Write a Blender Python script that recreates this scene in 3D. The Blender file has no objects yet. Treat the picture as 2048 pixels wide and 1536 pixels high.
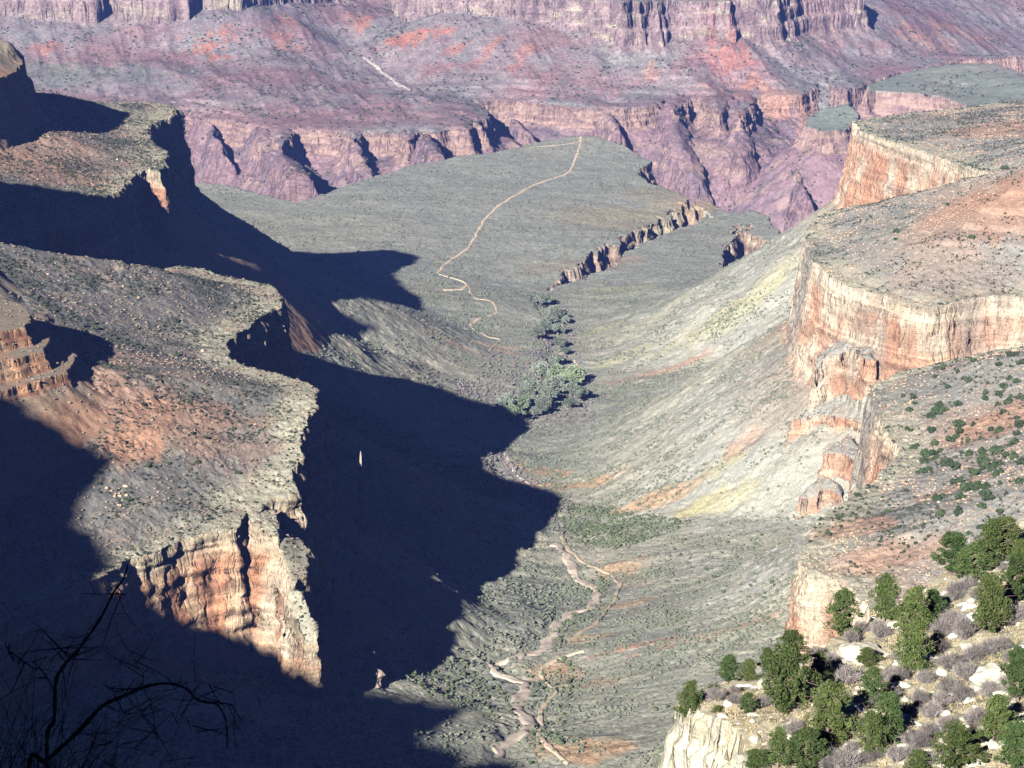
import bpy, math, random
import numpy as np
from mathutils import Vector, Matrix

# ------------------------------------------------------------------ camera, light, exposure
scene = bpy.context.scene
COL = scene.collection
R = math.radians
HFOV = R(22.5); PITCH = R(14.6)
F = 1024.0 / math.tan(HFOV / 2)            # focal length in pixels of the 2048 x 1536 photograph
cd = bpy.data.cameras.new('camera'); cam = bpy.data.objects.new('camera', cd); COL.objects.link(cam)
cd.angle = HFOV; cd.clip_start = 0.5; cd.clip_end = 40000
cam.location = (0, 0, 0); cam.rotation_euler = (R(90) - PITCH, 0, 0)
scene.camera = cam

SUN_AZ = math.atan2(0.39, 1.0)             # light travels towards +y, a little to the right
SUN_EL = R(24.0)
SD = np.array([math.sin(SUN_AZ) * math.cos(SUN_EL), math.cos(SUN_AZ) * math.cos(SUN_EL), -math.sin(SUN_EL)])
sl = bpy.data.lights.new('sun', 'SUN'); sl.energy = 5.0; sl.angle = R(0.53); sl.color = (1.0, 0.955, 0.88)
so = bpy.data.objects.new('sun', sl); COL.objects.link(so)
so.rotation_euler = Vector(SD).to_track_quat('-Z', 'Y').to_euler()
world = bpy.data.worlds.new('World'); scene.world = world; world.use_nodes = True
wn = world.node_tree; wn.nodes.clear()
sky = wn.nodes.new('ShaderNodeTexSky'); sky.sky_type = 'NISHITA'; sky.sun_disc = False
sky.sun_elevation = SUN_EL; sky.sun_rotation = math.atan2(-SD[0], -SD[1]); sky.altitude = 2000; sky.air_density = 0.15; sky.dust_density = 0.0; sky.ozone_density = 8.0
bg = wn.nodes.new('ShaderNodeBackground'); bg.inputs[1].default_value = 0.05
wo = wn.nodes.new('ShaderNodeOutputWorld')
wn.links.new(sky.outputs[0], bg.inputs[0]); wn.links.new(bg.outputs[0], wo.inputs[0])
scene.view_settings.view_transform = 'Standard'; scene.view_settings.look = 'None'
scene.view_settings.exposure = 1.2; scene.view_settings.gamma = 1.0
scene.cycles.use_denoising = True
scene.cycles.max_bounces = 5; scene.cycles.diffuse_bounces = 0; scene.cycles.volume_bounces = 0
HAZE = True

import time; T00 = time.time()
def tick(m): print('TIME', m, round(time.time() - T00, 1), flush=True)
rng = np.random.default_rng(7); random.seed(7)

# ------------------------------------------------------------------ pixel <-> world
cP, sP = math.cos(PITCH), math.sin(PITCH)
def ray(px, py):
    u = (np.asarray(px, float) - 1024) / F; v = (768 - np.asarray(py, float)) / F
    return np.stack([u, cP + v * sP, -sP + v * cP], -1)      # x, y, z
def at(px, py, z=None, y=None):
    r = ray(px, py)
    t = z / r[2] if z is not None else y / r[1]
    return tuple(r * t)
def to_px(p):
    p = np.asarray(p, float); d = p[..., 1] * cP - p[..., 2] * sP
    u = p[..., 0] / d; v = (p[..., 1] * sP + p[..., 2] * cP) / d
    return 1024 + u * F, 768 - v * F

# ------------------------------------------------------------------ noise
from concurrent.futures import ThreadPoolExecutor
def _u(a): return a.astype(np.int32).view(np.uint32)
def _mixh(h):
    h = (h ^ (h >> np.uint32(13))) * np.uint32(1274126177)
    h = (h ^ (h >> np.uint32(16))) & np.uint32(0xffff)
    return h.astype(np.float32) * np.float32(2.0 / 65535.0) - np.float32(1.0)
_P1, _P2, _P3 = np.uint32(374761393), np.uint32(668265263), np.uint32(1440662683)
def _lay(xi, yi, add, u, v):
    a = xi * _P1; b = yi * _P2 + add; a2 = a + _P1; b2 = b + _P2
    p = _mixh(a + b); q = _mixh(a2 + b); r = _mixh(a + b2); t = _mixh(a2 + b2)
    e = p + (q - p) * u
    return e + ((r + (t - r) * u) - e) * v
def n2(x, y, s=0):
    xf = np.floor(x); yf = np.floor(y); fx = (x - xf).astype(np.float32); fy = (y - yf).astype(np.float32)
    u = fx * fx * (3 - 2 * fx); v = fy * fy * (3 - 2 * fy)
    return _lay(_u(xf), _u(yf), np.uint32((int(s) * 1274126177) & 0xffffffff), u, v)
def n3(x, y, z, s=0):
    x = np.asarray(x, float); y = np.asarray(y, float); z = np.asarray(z, float)
    xf = np.floor(x); yf = np.floor(y); zf = np.floor(z); fx = (x - xf).astype(np.float32); fy = (y - yf).astype(np.float32); fz = (z - zf).astype(np.float32)
    u = fx * fx * (3 - 2 * fx); v = fy * fy * (3 - 2 * fy); w = fz * fz * (3 - 2 * fz)
    zi = _u(zf) * _P3 + np.uint32((int(s) * 1274126177) & 0xffffffff); xi = _u(xf); yi = _u(yf)
    l0 = _lay(xi, yi, zi, u, v); l1 = _lay(xi, yi, zi + _P3, u, v)
    return l0 + (l1 - l0) * w
def fbm(x, y, sc, o=4, s=0, g=0.5):
    r = 0; a = 1.0; t = 0
    for k in range(o):
        c, sn = math.cos(k * 1.1 + s), math.sin(k * 1.1 + s)
        r = r + a * n2((x * c - y * sn) / sc + 17.3 * k, (x * sn + y * c) / sc - 9.1 * k, s * 7 + k); t += a; a *= g; sc *= 0.5
    return r / t
def ridged(x, y, sc, o=4, s=0, g=0.55):
    r = 0; a = 1.0; t = 0
    for k in range(o):
        c, sn = math.cos(k * 1.7 + s), math.sin(k * 1.7 + s)
        r = r + a * (1 - 2 * np.abs(n2((x * c - y * sn) / sc + 7.7 * k, (x * sn + y * c) / sc + 3.1 * k, s * 5 + k))); t += a; a *= g; sc *= 0.52
    return r / t
def smin(a, b, k):
    h = np.clip(0.5 + 0.5 * (b - a) / k, 0, 1)
    return b + (a - b) * h - k * h * (1 - h)
def smax(a, b, k): return -smin(-a, -b, k)
def sstep(a, b, x):
    t = np.clip((x - a) / (b - a), 0, 1); return t * t * (3 - 2 * t)

class RBF:                                     # smooth surface through sparse surveyed points
    def __init__(s, pts, lam=0.02):
        P = np.array(pts, float); s.p = P[:, :2] / 1000; n = len(P)
        K = s.k(((s.p[:, None] - s.p[None]) ** 2).sum(-1)) + lam * np.eye(n) * 0.05
        A = np.zeros((n + 3, n + 3)); A[:n, :n] = K; A[:n, n] = 1; A[:n, n + 1:] = s.p; A[n, :n] = 1; A[n + 1:, :n] = s.p.T
        s.w = np.linalg.solve(A, np.r_[P[:, 2], 0, 0, 0])
    def k(s, r2): return 0.5 * r2 * np.log(r2 + 1e-9)
    def __call__(s, x, y):
        x = x / 1000; y = y / 1000; n = len(s.p)
        out = s.w[n] + s.w[n + 1] * x + s.w[n + 2] * y
        for i in range(n): out = out + s.w[i] * s.k((x - s.p[i, 0]) ** 2 + (y - s.p[i, 1]) ** 2)
        return out

class Poly:                                    # polygon with an elevation on every vertex
    def __init__(s, pts, closed=True):
        s.P = np.array(pts, float); s.closed = closed
        s.A = s.P if closed else s.P[:-1]
        s.B = np.roll(s.P, -1, 0) if closed else s.P[1:]
        s.lo = s.P[:, :2].min(0); s.hi = s.P[:, :2].max(0)
    def __call__(s, x, y, own=None):
        """signed distance (negative inside) and rim elevation"""
        best = np.full(x.shape, 1e12); wz = np.zeros(x.shape); ww = np.zeros(x.shape); ins = np.zeros(x.shape, bool)
        for a, b in zip(s.A, s.B):
            e = b - a; L2 = e[0] ** 2 + e[1] ** 2 + 1e-9
            dx = x - a[0]; dy = y - a[1]
            t = np.clip((dx * e[0] + dy * e[1]) / L2, 0, 1)
            d2 = (dx - t * e[0]) ** 2 + (dy - t * e[1]) ** 2
            best = np.minimum(best, d2)
            w = 1.0 / (d2 + 60.0) ** 1.5
            wz += w * (a[2] + t * e[2]); ww += w
            if s.closed and abs(e[1]) > 1e-9:
                c = ((a[1] > y) != (b[1] > y)) & (dx < e[0] * dy / e[1])
                ins ^= c
        d = np.sqrt(best)
        return np.where(ins, -d, d), wz / ww

def dist_line(x, y, pts):
    P = np.array(pts, float); best = np.full(x.shape, 1e12); val = np.zeros(x.shape)
    for a, b in zip(P[:-1], P[1:]):
        e = b - a; L2 = e[0] ** 2 + e[1] ** 2 + 1e-9
        t = np.clip(((x - a[0]) * e[0] + (y - a[1]) * e[1]) / L2, 0, 1)
        d2 = (x - a[0] - t * e[0]) ** 2 + (y - a[1] - t * e[1]) ** 2
        m = d2 < best; best = np.where(m, d2, best); val = np.where(m, a[2] + t * e[2], val)
    return np.sqrt(best), val

# ------------------------------------------------------------------ survey of the land
def PX(lst, zdef=None):
    out = []
    for q in lst:
        z = q[2] if len(q) > 2 else zdef
        out.append(at(q[0], q[1], z=z) if z < 0 else at(q[0], q[1], y=z))
    return out
CREEK = PX([(1000, 1560, -785), (1020, 1500, -792), (1050, 1440, -802), (1032, 1395, -810), (1050, 1365, -813), (990, 1330, -818), (1060, 1300, -824), (1100, 1270, -830),
            (1140, 1232, -838), (1190, 1205, -843), (1180, 1165, -850), (1120, 1100, -858), (1080, 1040, -872), (1000, 960, -888), (1010, 910, -902), (1060, 850, -918), (1100, 770, -931), (1115, 700, -940),
            (1100, 650, -946), (1075, 600, -952), (1120, 565, -958), (1200, 520, -975)])
PLAT = [(600, 420, -942), (800, 350, -940), (900, 325, -940), (1060, 296, -935), (1160, 280, -930), (1250, 310, -940), (1310, 350, -945), (1370, 402, -950),
        (800, 450, -938), (650, 440, -938), (1000, 450, -944), (1150, 480, -949), (880, 550, -938), (600, 480, -934), (1000, 380, -942), (1200, 400, -946), (1260, 445, -950),
        (1300, 485, -951), (1400, 500, -948), (1420, 455, -955), (1520, 500, -944), (1250, 560, -944), (1200, 545, -950), (1000, 620, -936), (850, 620, -925), (750, 560, -925), (760, 680, -905), (900, 720, -920), (980, 760, -922),
        (1250, 640, -930), (1350, 600, -925), (1200, 700, -928), (1300, 720, -912), (1250, 800, -908), (1180, 880, -906), (1200, 950, -884), (1350, 900, -875), (1450, 620, -900), (1250, 1040, -858),
        (1300, 1150, -836), (1250, 1250, -815), (1200, 1350, -800), (1250, 1450, -782), (1100, 1510, -778), (1400, 1400, -770), (800, 800, -885), (850, 900, -875), (880, 1050, -850),
        (850, 1200, -810), (980, 1230, -815), (850, 1380, -780), (800, 1500, -755), (900, 1450, -775), (1400, 1060, -835), (1450, 1200, -790), (1480, 800, -860)]
bpts = PX(PLAT) + CREEK[::2] + [(-900, 5200, -930), (-1500, 4500, -900), (900, 5200, -930), (1500, 4300, -900), (-900, 6500, -950), (1200, 6500, -940), (-700, 3900, -900), (800, 4300, -905), (0, 1500, -700), (300, 1400, -650), (-400, 1400, -640), (0, 900, -560), (-900, 900, -500), (900, 900, -500), (0, 300, -420), (-1500, 300, -400), (1500, 300, -400), (-1600, 2500, -700), (1600, 2500, -700)]
BASE = RBF(bpts)

LRIM = PX([(-200, 150, -500), (60, 185, -520), (200, 205, -545), (300, 203, -551), (340, 209, -551), (358, 217, -553), (344, 230, -555), (312, 246, -556), (290, 259, -556), (302, 279, -556), (320, 295, -556), (337, 304, -556), (333, 320, -556), (334, 330, -556),
           (320, 347, -556), (295, 340, -556), (268, 349, -556), (254, 366, -556), (221, 386, -556), (176, 410, -556), (146, 423, -556), (60, 438, -556), (0, 450, -556), (-90, 458, -556),
           (-80, 485, -575), (60, 495, -580), (180, 515, -587), (220, 534, -590), (310, 542, -590), (345, 533, -590), (400, 536, -590), (440, 552, -590), (500, 562, -590), (540, 570, -590), (560, 588, -590), (568, 608, -590), (552, 614, -590),
           (528, 628, -590), (496, 652, -590), (457, 682, -590), (452, 712, -590), (478, 730, -590), (545, 745, -590), (590, 760, -590), (620, 768, -590), (638, 780, -590), (633, 802, -590), (615, 832, -596), (607, 862, -601), (600, 885, -605), (605, 910, -610),
           (585, 940, -615), (590, 965, -620), (597, 985, -624), (566, 995, -625), (541, 992, -625), (519, 1007, -628), (509, 1026, -630), (540, 1020, -632), (548, 1045, -634), (556, 1070, -637), (520, 1058, -634),
           (500, 1046, -632), (486, 1022, -630), (474, 1060, -632), (418, 1064, -632), (361, 1076, -632), (306, 1104, -633), (262, 1112, -633), (200, 1150, -629), (100, 1195, -625), (0, 1235, -621), (-200, 1300, -612)]) + [(-900, 1450, -560), (-2500, 1500, -500), (-2500, 4300, -480)]
RRIM = PX([(1707, 239, -590), (1722, 262, -592), (1758, 275, -592), (1800, 287, -592), (1843, 303, -592), (1895, 320, -590), (1940, 335, -585), (2010, 352, -575), (1960, 362, -570), (1850, 380, -582), (1760, 403, -590), (1700, 413, -592),
           (1640, 428, -594), (1614, 455, -596), (1610, 490, -600), (1622, 518, -600), (1650, 545, -600), (1690, 568, -600), (1731, 584, -600), (1751, 587, -600), (1809, 604, -600), (1861, 615, -600), (1943, 598, -598), (1997, 591, -595), (2048, 594, -595), (2130, 600, -590), (2180, 640, -580),
           (2120, 680, -565), (2048, 694, -570), (1950, 706, -578), (1880, 723, -584), (1800, 744, -588), (1750, 765, -590), (1738, 790, -592), (1755, 830, -592), (1782, 870, -592), (1800, 902, -592), (1786, 930, -592), (1740, 965, -592), (1690, 1000, -592), (1655, 1025, -592), (1632, 1060, -592),
           (1610, 1092, -592), (1600, 1122, -592), (1614, 1150, -592), (1650, 1152, -592), (1690, 1158, -590), (1720, 1190, -588), (1780, 1260, -585), (1900, 1340, -580), (2300, 1450, -560)]) + [(900, 1250, -500), (2500, 1200, -450), (2500, 4300, -480), (900, 4080, -585)]
LM = Poly(LRIM); RM = Poly(RRIM)
BUTTE = Poly(PX([(-400, 60, -420), (-60, 70, -405), (10, 82, -411), (30, 98, -424), (46, 116, -437), (34, 142, -440), (-40, 172, -438), (-400, 215, -430)]))
SUPAI = Poly([(-1900, 2250, -200), (-1000, 2290, -262), (-760, 2320, -296), (-722, 2350, -292), (-682, 2360, -266), (-674, 2390, -270), (-690, 2430, -275), (-760, 2470, -285), (-1000, 2520, -270), (-1900, 2600, -200)])
LEDGE = Poly(PX([(-300, 560, -490), (-20, 592, -500), (40, 606, -503), (60, 630, -505), (48, 655, -505), (-20, 668, -502), (-300, 700, -490)]))
LEDGE2 = Poly(PX([(-300, 600, -515), (60, 640, -520), (96, 672, -522), (90, 702, -522), (20, 720, -520), (-300, 780, -510)]))
LEDGE3 = Poly(PX([(-300, 640, -533), (90, 670, -538), (150, 708, -540), (140, 742, -540), (60, 765, -538), (-300, 850, -530)]))
PIL = Poly([at(a, b, y=c * 1.068) for a, b, c in [(574, 1182, 1776), (590, 1170, 1779), (606, 1178, 1776), (616, 1215, 1766), (628, 1255, 1757), (630, 1292, 1752), (606, 1294, 1749), (592, 1245, 1758), (580, 1215, 1766)]])
SHADE_SADDLE = Poly([at(a, b, y=c) for a, b, c in [(552, 1066, 1985), (590, 1078, 1995), (614, 1100, 1965), (610, 1150, 1918), (594, 1166, 1902), (572, 1120, 1935)]])  # rock saddle added so that its shade covers the slope behind the pillar
PLATEAU = Poly(PX([(-900, 330, -940), (200, 360, -942), (470, 378, -945), (520, 390, -946), (600, 408, -946), (650, 391, -945), (720, 366, -945), (800, 340, -943), (880, 322, -942), (950, 312, -940), (1000, 305, -938), (1060, 290, -936), (1120, 278, -933), (1165, 272, -931), (1200, 276, -932), (1212, 284, -934), (1240, 292, -937),
                   (1272, 305, -941), (1296, 318, -944), (1300, 330, -945), (1280, 340, -946), (1275, 352, -947), (1292, 366, -948), (1330, 378, -950), (1360, 388, -950), (1376, 400, -950), (1380, 418, -952),
                   (1395, 425, -970), (1420, 425, -972), (1450, 436, -965), (1480, 425, -952), (1500, 418, -950), (1530, 430, -950), (1552, 458, -950), (1570, 480, -950), (1640, 470, -948)]) + [(900, 5300, -940), (1150, 6050, -940), (2600, 6200, -940), (2600, 200, -900), (-2600, 200, -900), (-2600, 5400, -940)])
SLOT = Poly(PX([(1085, 588, -953), (1120, 560, -955), (1175, 520, -952), (1192, 500, -950), (1207, 505, -950), (1215, 484, -950), (1235, 490, -950), (1245, 470, -950), (1262, 474, -950), (1275, 448, -950), (1295, 458, -950), (1310, 428, -950), (1325, 440, -950), (1340, 414, -950), (1352, 424, -950), (1366, 405, -950), (1378, 405, -950), (1384, 420, -952),
                (1400, 428, -965), (1425, 442, -960), (1388, 446, -955), (1370, 450, -953), (1340, 466, -951), (1290, 486, -951), (1250, 512, -951), (1222, 532, -951), (1200, 542, -951), (1150, 560, -953), (1110, 580, -955)]))
COVE = Poly(PX([(1432, 545, -945), (1438, 520, -946), (1452, 500, -947), (1458, 478, -948), (1470, 470, -949), (1468, 452, -950), (1478, 445, -950), (1488, 462, -950), (1496, 440, -950), (1508, 466, -949), (1530, 470, -948), (1545, 490, -946), (1528, 500, -945), (1500, 520, -944)]))
PLAT2 = Poly(PX([(1735, 186, -945), (1750, 181, -945), (1800, 184, -945), (1870, 190, -945), (1905, 200, -945), (1932, 210, -945), (1940, 225, -945), (1958, 234, -945), (2000, 240, -945)]) + [(1900, 5600, -945), (3500, 5800, -945), (3500, 8200, -940)] + PX([(2048, 148, -925), (1990, 128, -918), (1930, 126, -918), (1850, 136, -928), (1790, 150, -938), (1740, 168, -942)]))
PLAT3 = Poly(PX([(1610, 250, -1010), (1640, 262, -1010), (1692, 258, -1010), (1716, 236, -1000), (1712, 216, -985), (1690, 208, -980), (1650, 218, -990), (1618, 236, -1003)]))
FE = PX([(-600, 260, -1010), (300, 240, -1005), (372, 224, -1002), (430, 238, -1006), (500, 250, -1010), (535, 258, -1010), (560, 292, -1015), (590, 258, -1010), (650, 262, -1010), (690, 264, -1010), (708, 280, -1012), (722, 264, -1010), (800, 264, -1010), (820, 280, -1011), (840, 262, -1010), (870, 264, -1010), (900, 258, -1010),
         (935, 262, -1010), (950, 240, -1008), (962, 250, -1008), (975, 222, -1007), (948, 203, -1007), (1000, 200, -1007), (1080, 205, -1009), (1150, 212, -1010), (1250, 218, -1010), (1310, 210, -1009), (1335, 198, -1008), (1350, 220, -1010), (1375, 196, -1008), (1400, 196, -1008), (1415, 208, -1010),
         (1440, 226, -1012), (1470, 184, -1008), (1482, 235, -1015), (1510, 192, -1010), (1600, 190, -1010), (1650, 164, -1005), (1690, 182, -1008), (1750, 158, -1008), (1900, 120, -1000), (2300, 90, -990)])
FAR = Poly(FE + [(5000, 9000, -950), (5000, 15000, -500), (-5000, 15000, -500), (-5000, 7000, -950)])
FC = [(50, 140, 7150), (200, 152, 7080), (330, 196, 6820), (-200, 140, 7150), (100, 100, 7330), (300, 108, 7330), (450, 112, 7330), (50, 35, 7580), (200, 52, 7545), (370, 44, 7545), (470, 25, 7620), (380, 195, 6700),
      (450, 172, 6880), (520, 232, 6580), (600, 205, 6760), (700, 232, 6600), (850, 242, 6500), (935, 256, 6440), (850, 200, 6750), (700, 95, 7620), (760, 140, 7260), (820, 182, 6980), (600, 60, 7560), (560, 130, 7150), (640, 20, 7900), (700, 8, 8200),
      (900, 150, 7080), (830, 100, 7330), (800, 55, 7560), (900, 20, 7650), (1000, 100, 7230), (1100, 150, 7040), (1200, 192, 6960), (1300, 150, 7080), (1250, 110, 7200), (1450, 100, 7200), (1500, 150, 7080), (1400, 190, 6940), (1100, 60, 7350), (1450, 75, 7290),
      (1560, 60, 7500), (1700, 110, 7500), (1800, 30, 8000), (1950, 70, 8200), (2100, 60, 8500), (1620, 170, 7090), (1750, 150, 7330), (1900, 112, 7800), (1560, 120, 7250)]
FARS = RBF([at(a, b, y=c) for a, b, c in FC] + [(0, 9500, -640), (-1500, 9500, -600), (1500, 9800, -680), (3000, 10000, -600), (-2500, 8000, -850), (0, 13000, -300), (2500, 13000, -300), (-2500, 13000, -300)])
UP1 = Poly([at(a, b, y=c) for a, b, c in [(-300, 20, 7600), (60, 32, 7590), (150, 50, 7560), (185, 48, 7560), (200, 20, 7660), (242, 22, 7640), (246, 44, 7560), (300, 44, 7555), (372, 42, 7550), (380, 14, 7660), (420, 24, 7640), (470, 22, 7640), (485, 5, 7700), (560, -40, 7900)]])
UP1.P[:, 2] = -735; UP1 = Poly(np.vstack([UP1.P, [[-300, 8600, -700], [-3500, 8600, -700], [-3500, 7600, -735]]]))
UP2 = Poly([at(a, b, y=c) for a, b, c in [(820, 2, 7640), (900, 22, 7560), (1000, 40, 7480), (1100, 62, 7400), (1160, 76, 7340), (1235, 84, 7290), (1248, 100, 7230), (1262, 60, 7330), (1280, 104, 7230), (1300, 66, 7320), (1318, 106, 7225), (1332, 84, 7290), (1400, 84, 7270), (1455, 78, 7280), (1462, 50, 7330), (1530, 44, 7340), (1555, 36, 7360), (1565, 20, 7420), (1600, 0, 7560), (1720, -20, 7700)]])
_z = [at(a, b, y=c)[2] for a, b, c in [(820, -60, 7640), (1000, 2, 7480), (1240, 6, 7290), (1400, 8, 7270), (1555, 5, 7360)]]
UP2.P[:, 2] = -782; UP2 = Poly(np.vstack([UP2.P, [[900, 8600, -760], [-400, 8600, -760]]]))
SPUR3 = Poly([at(a, b, y=c) for a, b, c in [(1690, 30, 7560), (1720, 60, 7500), (1735, 140, 7330), (1760, 165, 7260), (1775, 150, 7320), (1760, 60, 7600), (1750, 10, 7800)]])
BANDS = [(Poly([at(a, b, y=c) for a, b, c in P]), h) for P, h in (
    ([(1628, 742, 2690), (1642, 715, 2700), (1668, 700, 2705), (1705, 698, 2690), (1742, 716, 2650), (1800, 730, 2700), (1700, 682, 2800), (1640, 690, 2800)], 46),
    ([(1594, 838, 2680), (1640, 829, 2675), (1700, 834, 2645), (1735, 850, 2620), (1780, 812, 2760), (1600, 808, 2790)], 30),
    ([(1645, 910, 2590), (1690, 904, 2590), (1722, 926, 2560), (1760, 890, 2690), (1645, 880, 2690)], 40),
    ([(1606, 1000, 2545), (1640, 975, 2560), (1690, 985, 2545), (1680, 960, 2640), (1610, 965, 2640)], 34))]
# ridge outside the frame on the left whose crest throws the near shade
CREST = None; RIBS = []

def redwall(d):   # drop below the rim against distance out from it
    return np.interp(d, [0, 1.5, 4, 6, 10, 12, 16, 18, 24, 34, 60, 110, 180, 280, 420, 700, 1500], [0, 12, 20, 48, 60, 82, 90, 112, 122, 130, 151, 186, 236, 296, 360, 470, 700])
def tapeats(d):
    return np.interp(d, [0, 2, 5, 7, 12, 14, 20], [0, 14, 17, 32, 36, 50, 54])

def H1(x, y, full=False):
    x = np.asarray(x, float); y = np.asarray(y, float)
    s = 1.0 + np.clip((y - 5500) / 3000, 0, 1) * 0.8
    wA = fbm(x, y, 46, 4, 1, 0.62); wB = fbm(x, y, 46, 4, 2, 0.62)
    wx = x + wA * 11 * s; wy = y + wB * 11 * s
    fine = fbm(x, y, 14, 3, 4, 0.6)
    mid = fbm(x, y, 120, 4, 3)
    # valley and tonto platform
    z = BASE(x, y) + mid * 5 + fine * 0.7
    gl = ridged(x * 0.6 + y * 0.1, y * 1.25, 90, 4, 6)
    z = z + gl * (3.0 + 7.5 * sstep(2900, 2500, y) * sstep(60, -20, x)) * sstep(4600, 4000, y)
    dc, zc = dist_line(wx, wy, CREEK)
    near = sstep(150, 0, dc) * sstep(4500, 4300, y)
    z = z * (1 - near) + near * np.minimum(z, zc + 2 + np.interp(dc, [0, 5, 16, 40, 90, 200], [0, 0.5, 6, 9, 20, 55]))
    mic = n2(x / 5.3, y / 5.3, 90) * 0.55 + n2(x / 2.4 + 9, y / 2.4, 91) * 0.45
    z = z + mic * 0.7
    tid = np.zeros(x.shape, np.int8); dd = np.full(x.shape, 999.0); din = np.zeros(x.shape)
    # inner gorge beyond the platform
    m = y > 3600
    if m.any():
        d, rz = PLATEAU(x[m] + wA[m] * 14, y[m] + wB[m] * 14)
        o = np.maximum(d, 0)
        g = rz - tapeats(o) - 0.95 * np.maximum(o - 16, 0) + ridged(x[m], y[m], 160, 5, 9) * 26 * sstep(0, 80, o)
        zz = np.where(d > 0, np.maximum(g, -1380), z[m]); z[m] = zz
        t = tid[m]; t[d > 0] = 3; tid[m] = t; q = dd[m]; q = np.where(d > 0, o, q); dd[m] = q
        for P, dep in ((SLOT, 75), (COVE, 70)):
            d, rz = P(x[m] + wA[m] * 22 + fine[m] * 7 + mid[m] * 14, y[m] + wB[m] * 22 + mid[m] * 10)
            i = np.maximum(-d, 0)
            drop = np.interp(i, [0, 2, 6, 8, 14, 17, 30, 60], [0, 16, 20, 36, 40, 54, 62, dep])
            cut = (d < 0) & (z[m] > rz - drop - 5) & (t != 3) if P is COVE else (d < 0) & (t != 3)
            z[m] = np.where(cut, np.minimum(z[m], rz - drop), z[m])
            t = tid[m]; t[cut] = 3; tid[m] = t; q = dd[m]; q = np.where(cut, i, q); dd[m] = q
    # far side of the gorge
    m = y > 5600
    if m.any():
        X = x[m]; Y = y[m]; a = wA[m]; b = wB[m]; zb = z[m]; t = tid[m]; q = dd[m]
        d, rz = FAR(X + a * 16 + fine[m] * 4, Y + b * 16)
        o = np.maximum(d, 0); i = np.maximum(-d, 0)
        body = FARS(X, Y)
        rib = ridged(X * 1.5 + Y * 0.25, Y * 0.45, 150, 4, 12)
        body = body + rib * 11 * sstep(30, 200, i) + fbm(X, Y, 200, 4, 14) * 10
        body = body * sstep(0, 160, i) + (1 - sstep(0, 160, i)) * (rz + np.minimum(i, 160) * 0.22 + fine[m] * 1.5)
        per = 14.0; ph = (body + mid[m] * 6) / per; fr = ph - np.floor(ph)
        led = (np.where(fr < 0.75, fr / 0.75 * 0.3, 0.3 + (fr - 0.75) / 0.25 * 0.7) - fr) * per
        body = body + led * 0.55 * sstep(320, 60, i)
        gor = rz - tapeats(o) * 0.95 - 0.78 * np.maximum(o - 16, 0) + (ridged(X + 0.3 * Y, Y * 0.42, 200, 5, 15, 0.55) - 0.1) * 88 * sstep(5, 150, o) + fbm(X, Y, 40, 3, 18) * 6 * sstep(0, 60, o)
        f = np.where(d > 0, np.maximum(gor, -1390), body)
        w = f > zb; zb = np.where(w, f, zb); t[w] = 4; q = np.where(w, np.where(d > 0, o, 500 + i), q)
        for P, hh, sl, tt in ((UP1, 150, 0.1, 5), (UP2, 118, 0.08, 5), (PLAT2, 60, 0.02, 6), (PLAT3, 50, 0.02, 6), ):
            d, rz = P(X + a * 15 + fine[m] * 5, Y + b * 15)
            o = np.maximum(d, 0); i = np.maximum(-d, 0)
            if tt == 5:
                ff = rz + i * sl - np.interp(o, [0, 3, 8, 11, 20, 24, 34, 60], [0, 30, 36, 70, 78, hh, hh + 6, hh + 26]) - np.maximum(o - 60, 0) * 0.62
            else:
                ff = rz + i * sl + mid[m] * 9 * sstep(0, 200, i) + fbm(X, Y, 260, 3, 24) * 12 * sstep(0, 200, i) - tapeats(o) - np.maximum(o - 18, 0) * 0.8 + ridged(X, Y, 140, 4, 22) * 14 * sstep(0, 70, o)
            w = ff > zb
            zb = np.where(w, ff, zb); t[w] = tt; q = np.where(w, np.where(o > 0, o, -i), q)
        for P in RIBS:
            bb = (X > P.lo[0] - 130) & (X < P.hi[0] + 130) & (Y > P.lo[1] - 130) & (Y < P.hi[1] + 130)
            if not bb.any(): continue
            dB, rz = P(X[bb] + a[bb] * 14 + fine[m][bb] * 5, Y[bb] + b[bb] * 14); o = np.maximum(dB, 0)
            f = rz - 2.3 * np.minimum(o, 45) - 1.2 * np.maximum(o - 45, 0) + fine[m][bb] * 3 + np.maximum(-dB, 0) * .5; zz = zb[bb]; w = f > zz; zb[bb] = np.where(w, f, zz)
            tb = t[bb]; tb[w] = 4; t[bb] = tb; qb = q[bb]; q[bb] = np.where(w, 80.0, qb)
        z[m] = zb; tid[m] = t; dd[m] = q
    # redwall mesas on both sides
    m = y < 4600
    if m.any():
        X = x[m]; Y = y[m]; zb = z[m]; t = tid[m]; q = dd[m]; fi = fine[m]
        mask_n = 0.75
        for P, tt in ((LM, 1), (RM, 2)):
            d, rz = P(X + wA[m] * 9 * mask_n + fi * 1.5, Y + wB[m] * 9 * mask_n + fi * 1.0)
            o = np.maximum(d, 0); i = np.maximum(-d, 0)
            hgt = np.interp(i, [0, 25, 60, 150, 300, 600, 1200], [0, 1.5, 9, 40, 92, 190, 330]) if tt == 1 else np.interp(i, [0, 15, 60, 150, 300, 600, 1200], [0, 1, 14, 46, 105, 210, 380])
            if tt == 2: hgt = hgt * (1 - .75 * sstep(3300, 3700, Y))
            top = rz + hgt + (mid[m] * 5 + fi * 0.6) * sstep(0, 60, i)
            per = 13.0; ph = (top + mid[m] * 4) / per; fr = ph - np.floor(ph)
            led = (np.where(fr < 0.8, fr / 0.8 * 0.35, 0.35 + (fr - 0.8) / 0.2 * 0.65) - fr) * per
            top = top + led * 0.6 * sstep(70, 160, i) * sstep(-0.2, 0.4, mid[m] + wA[m] * 0.8) + mic[m] * (1.0 + 1.2 * sstep(0.1, 0.6, wB[m]))
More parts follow.
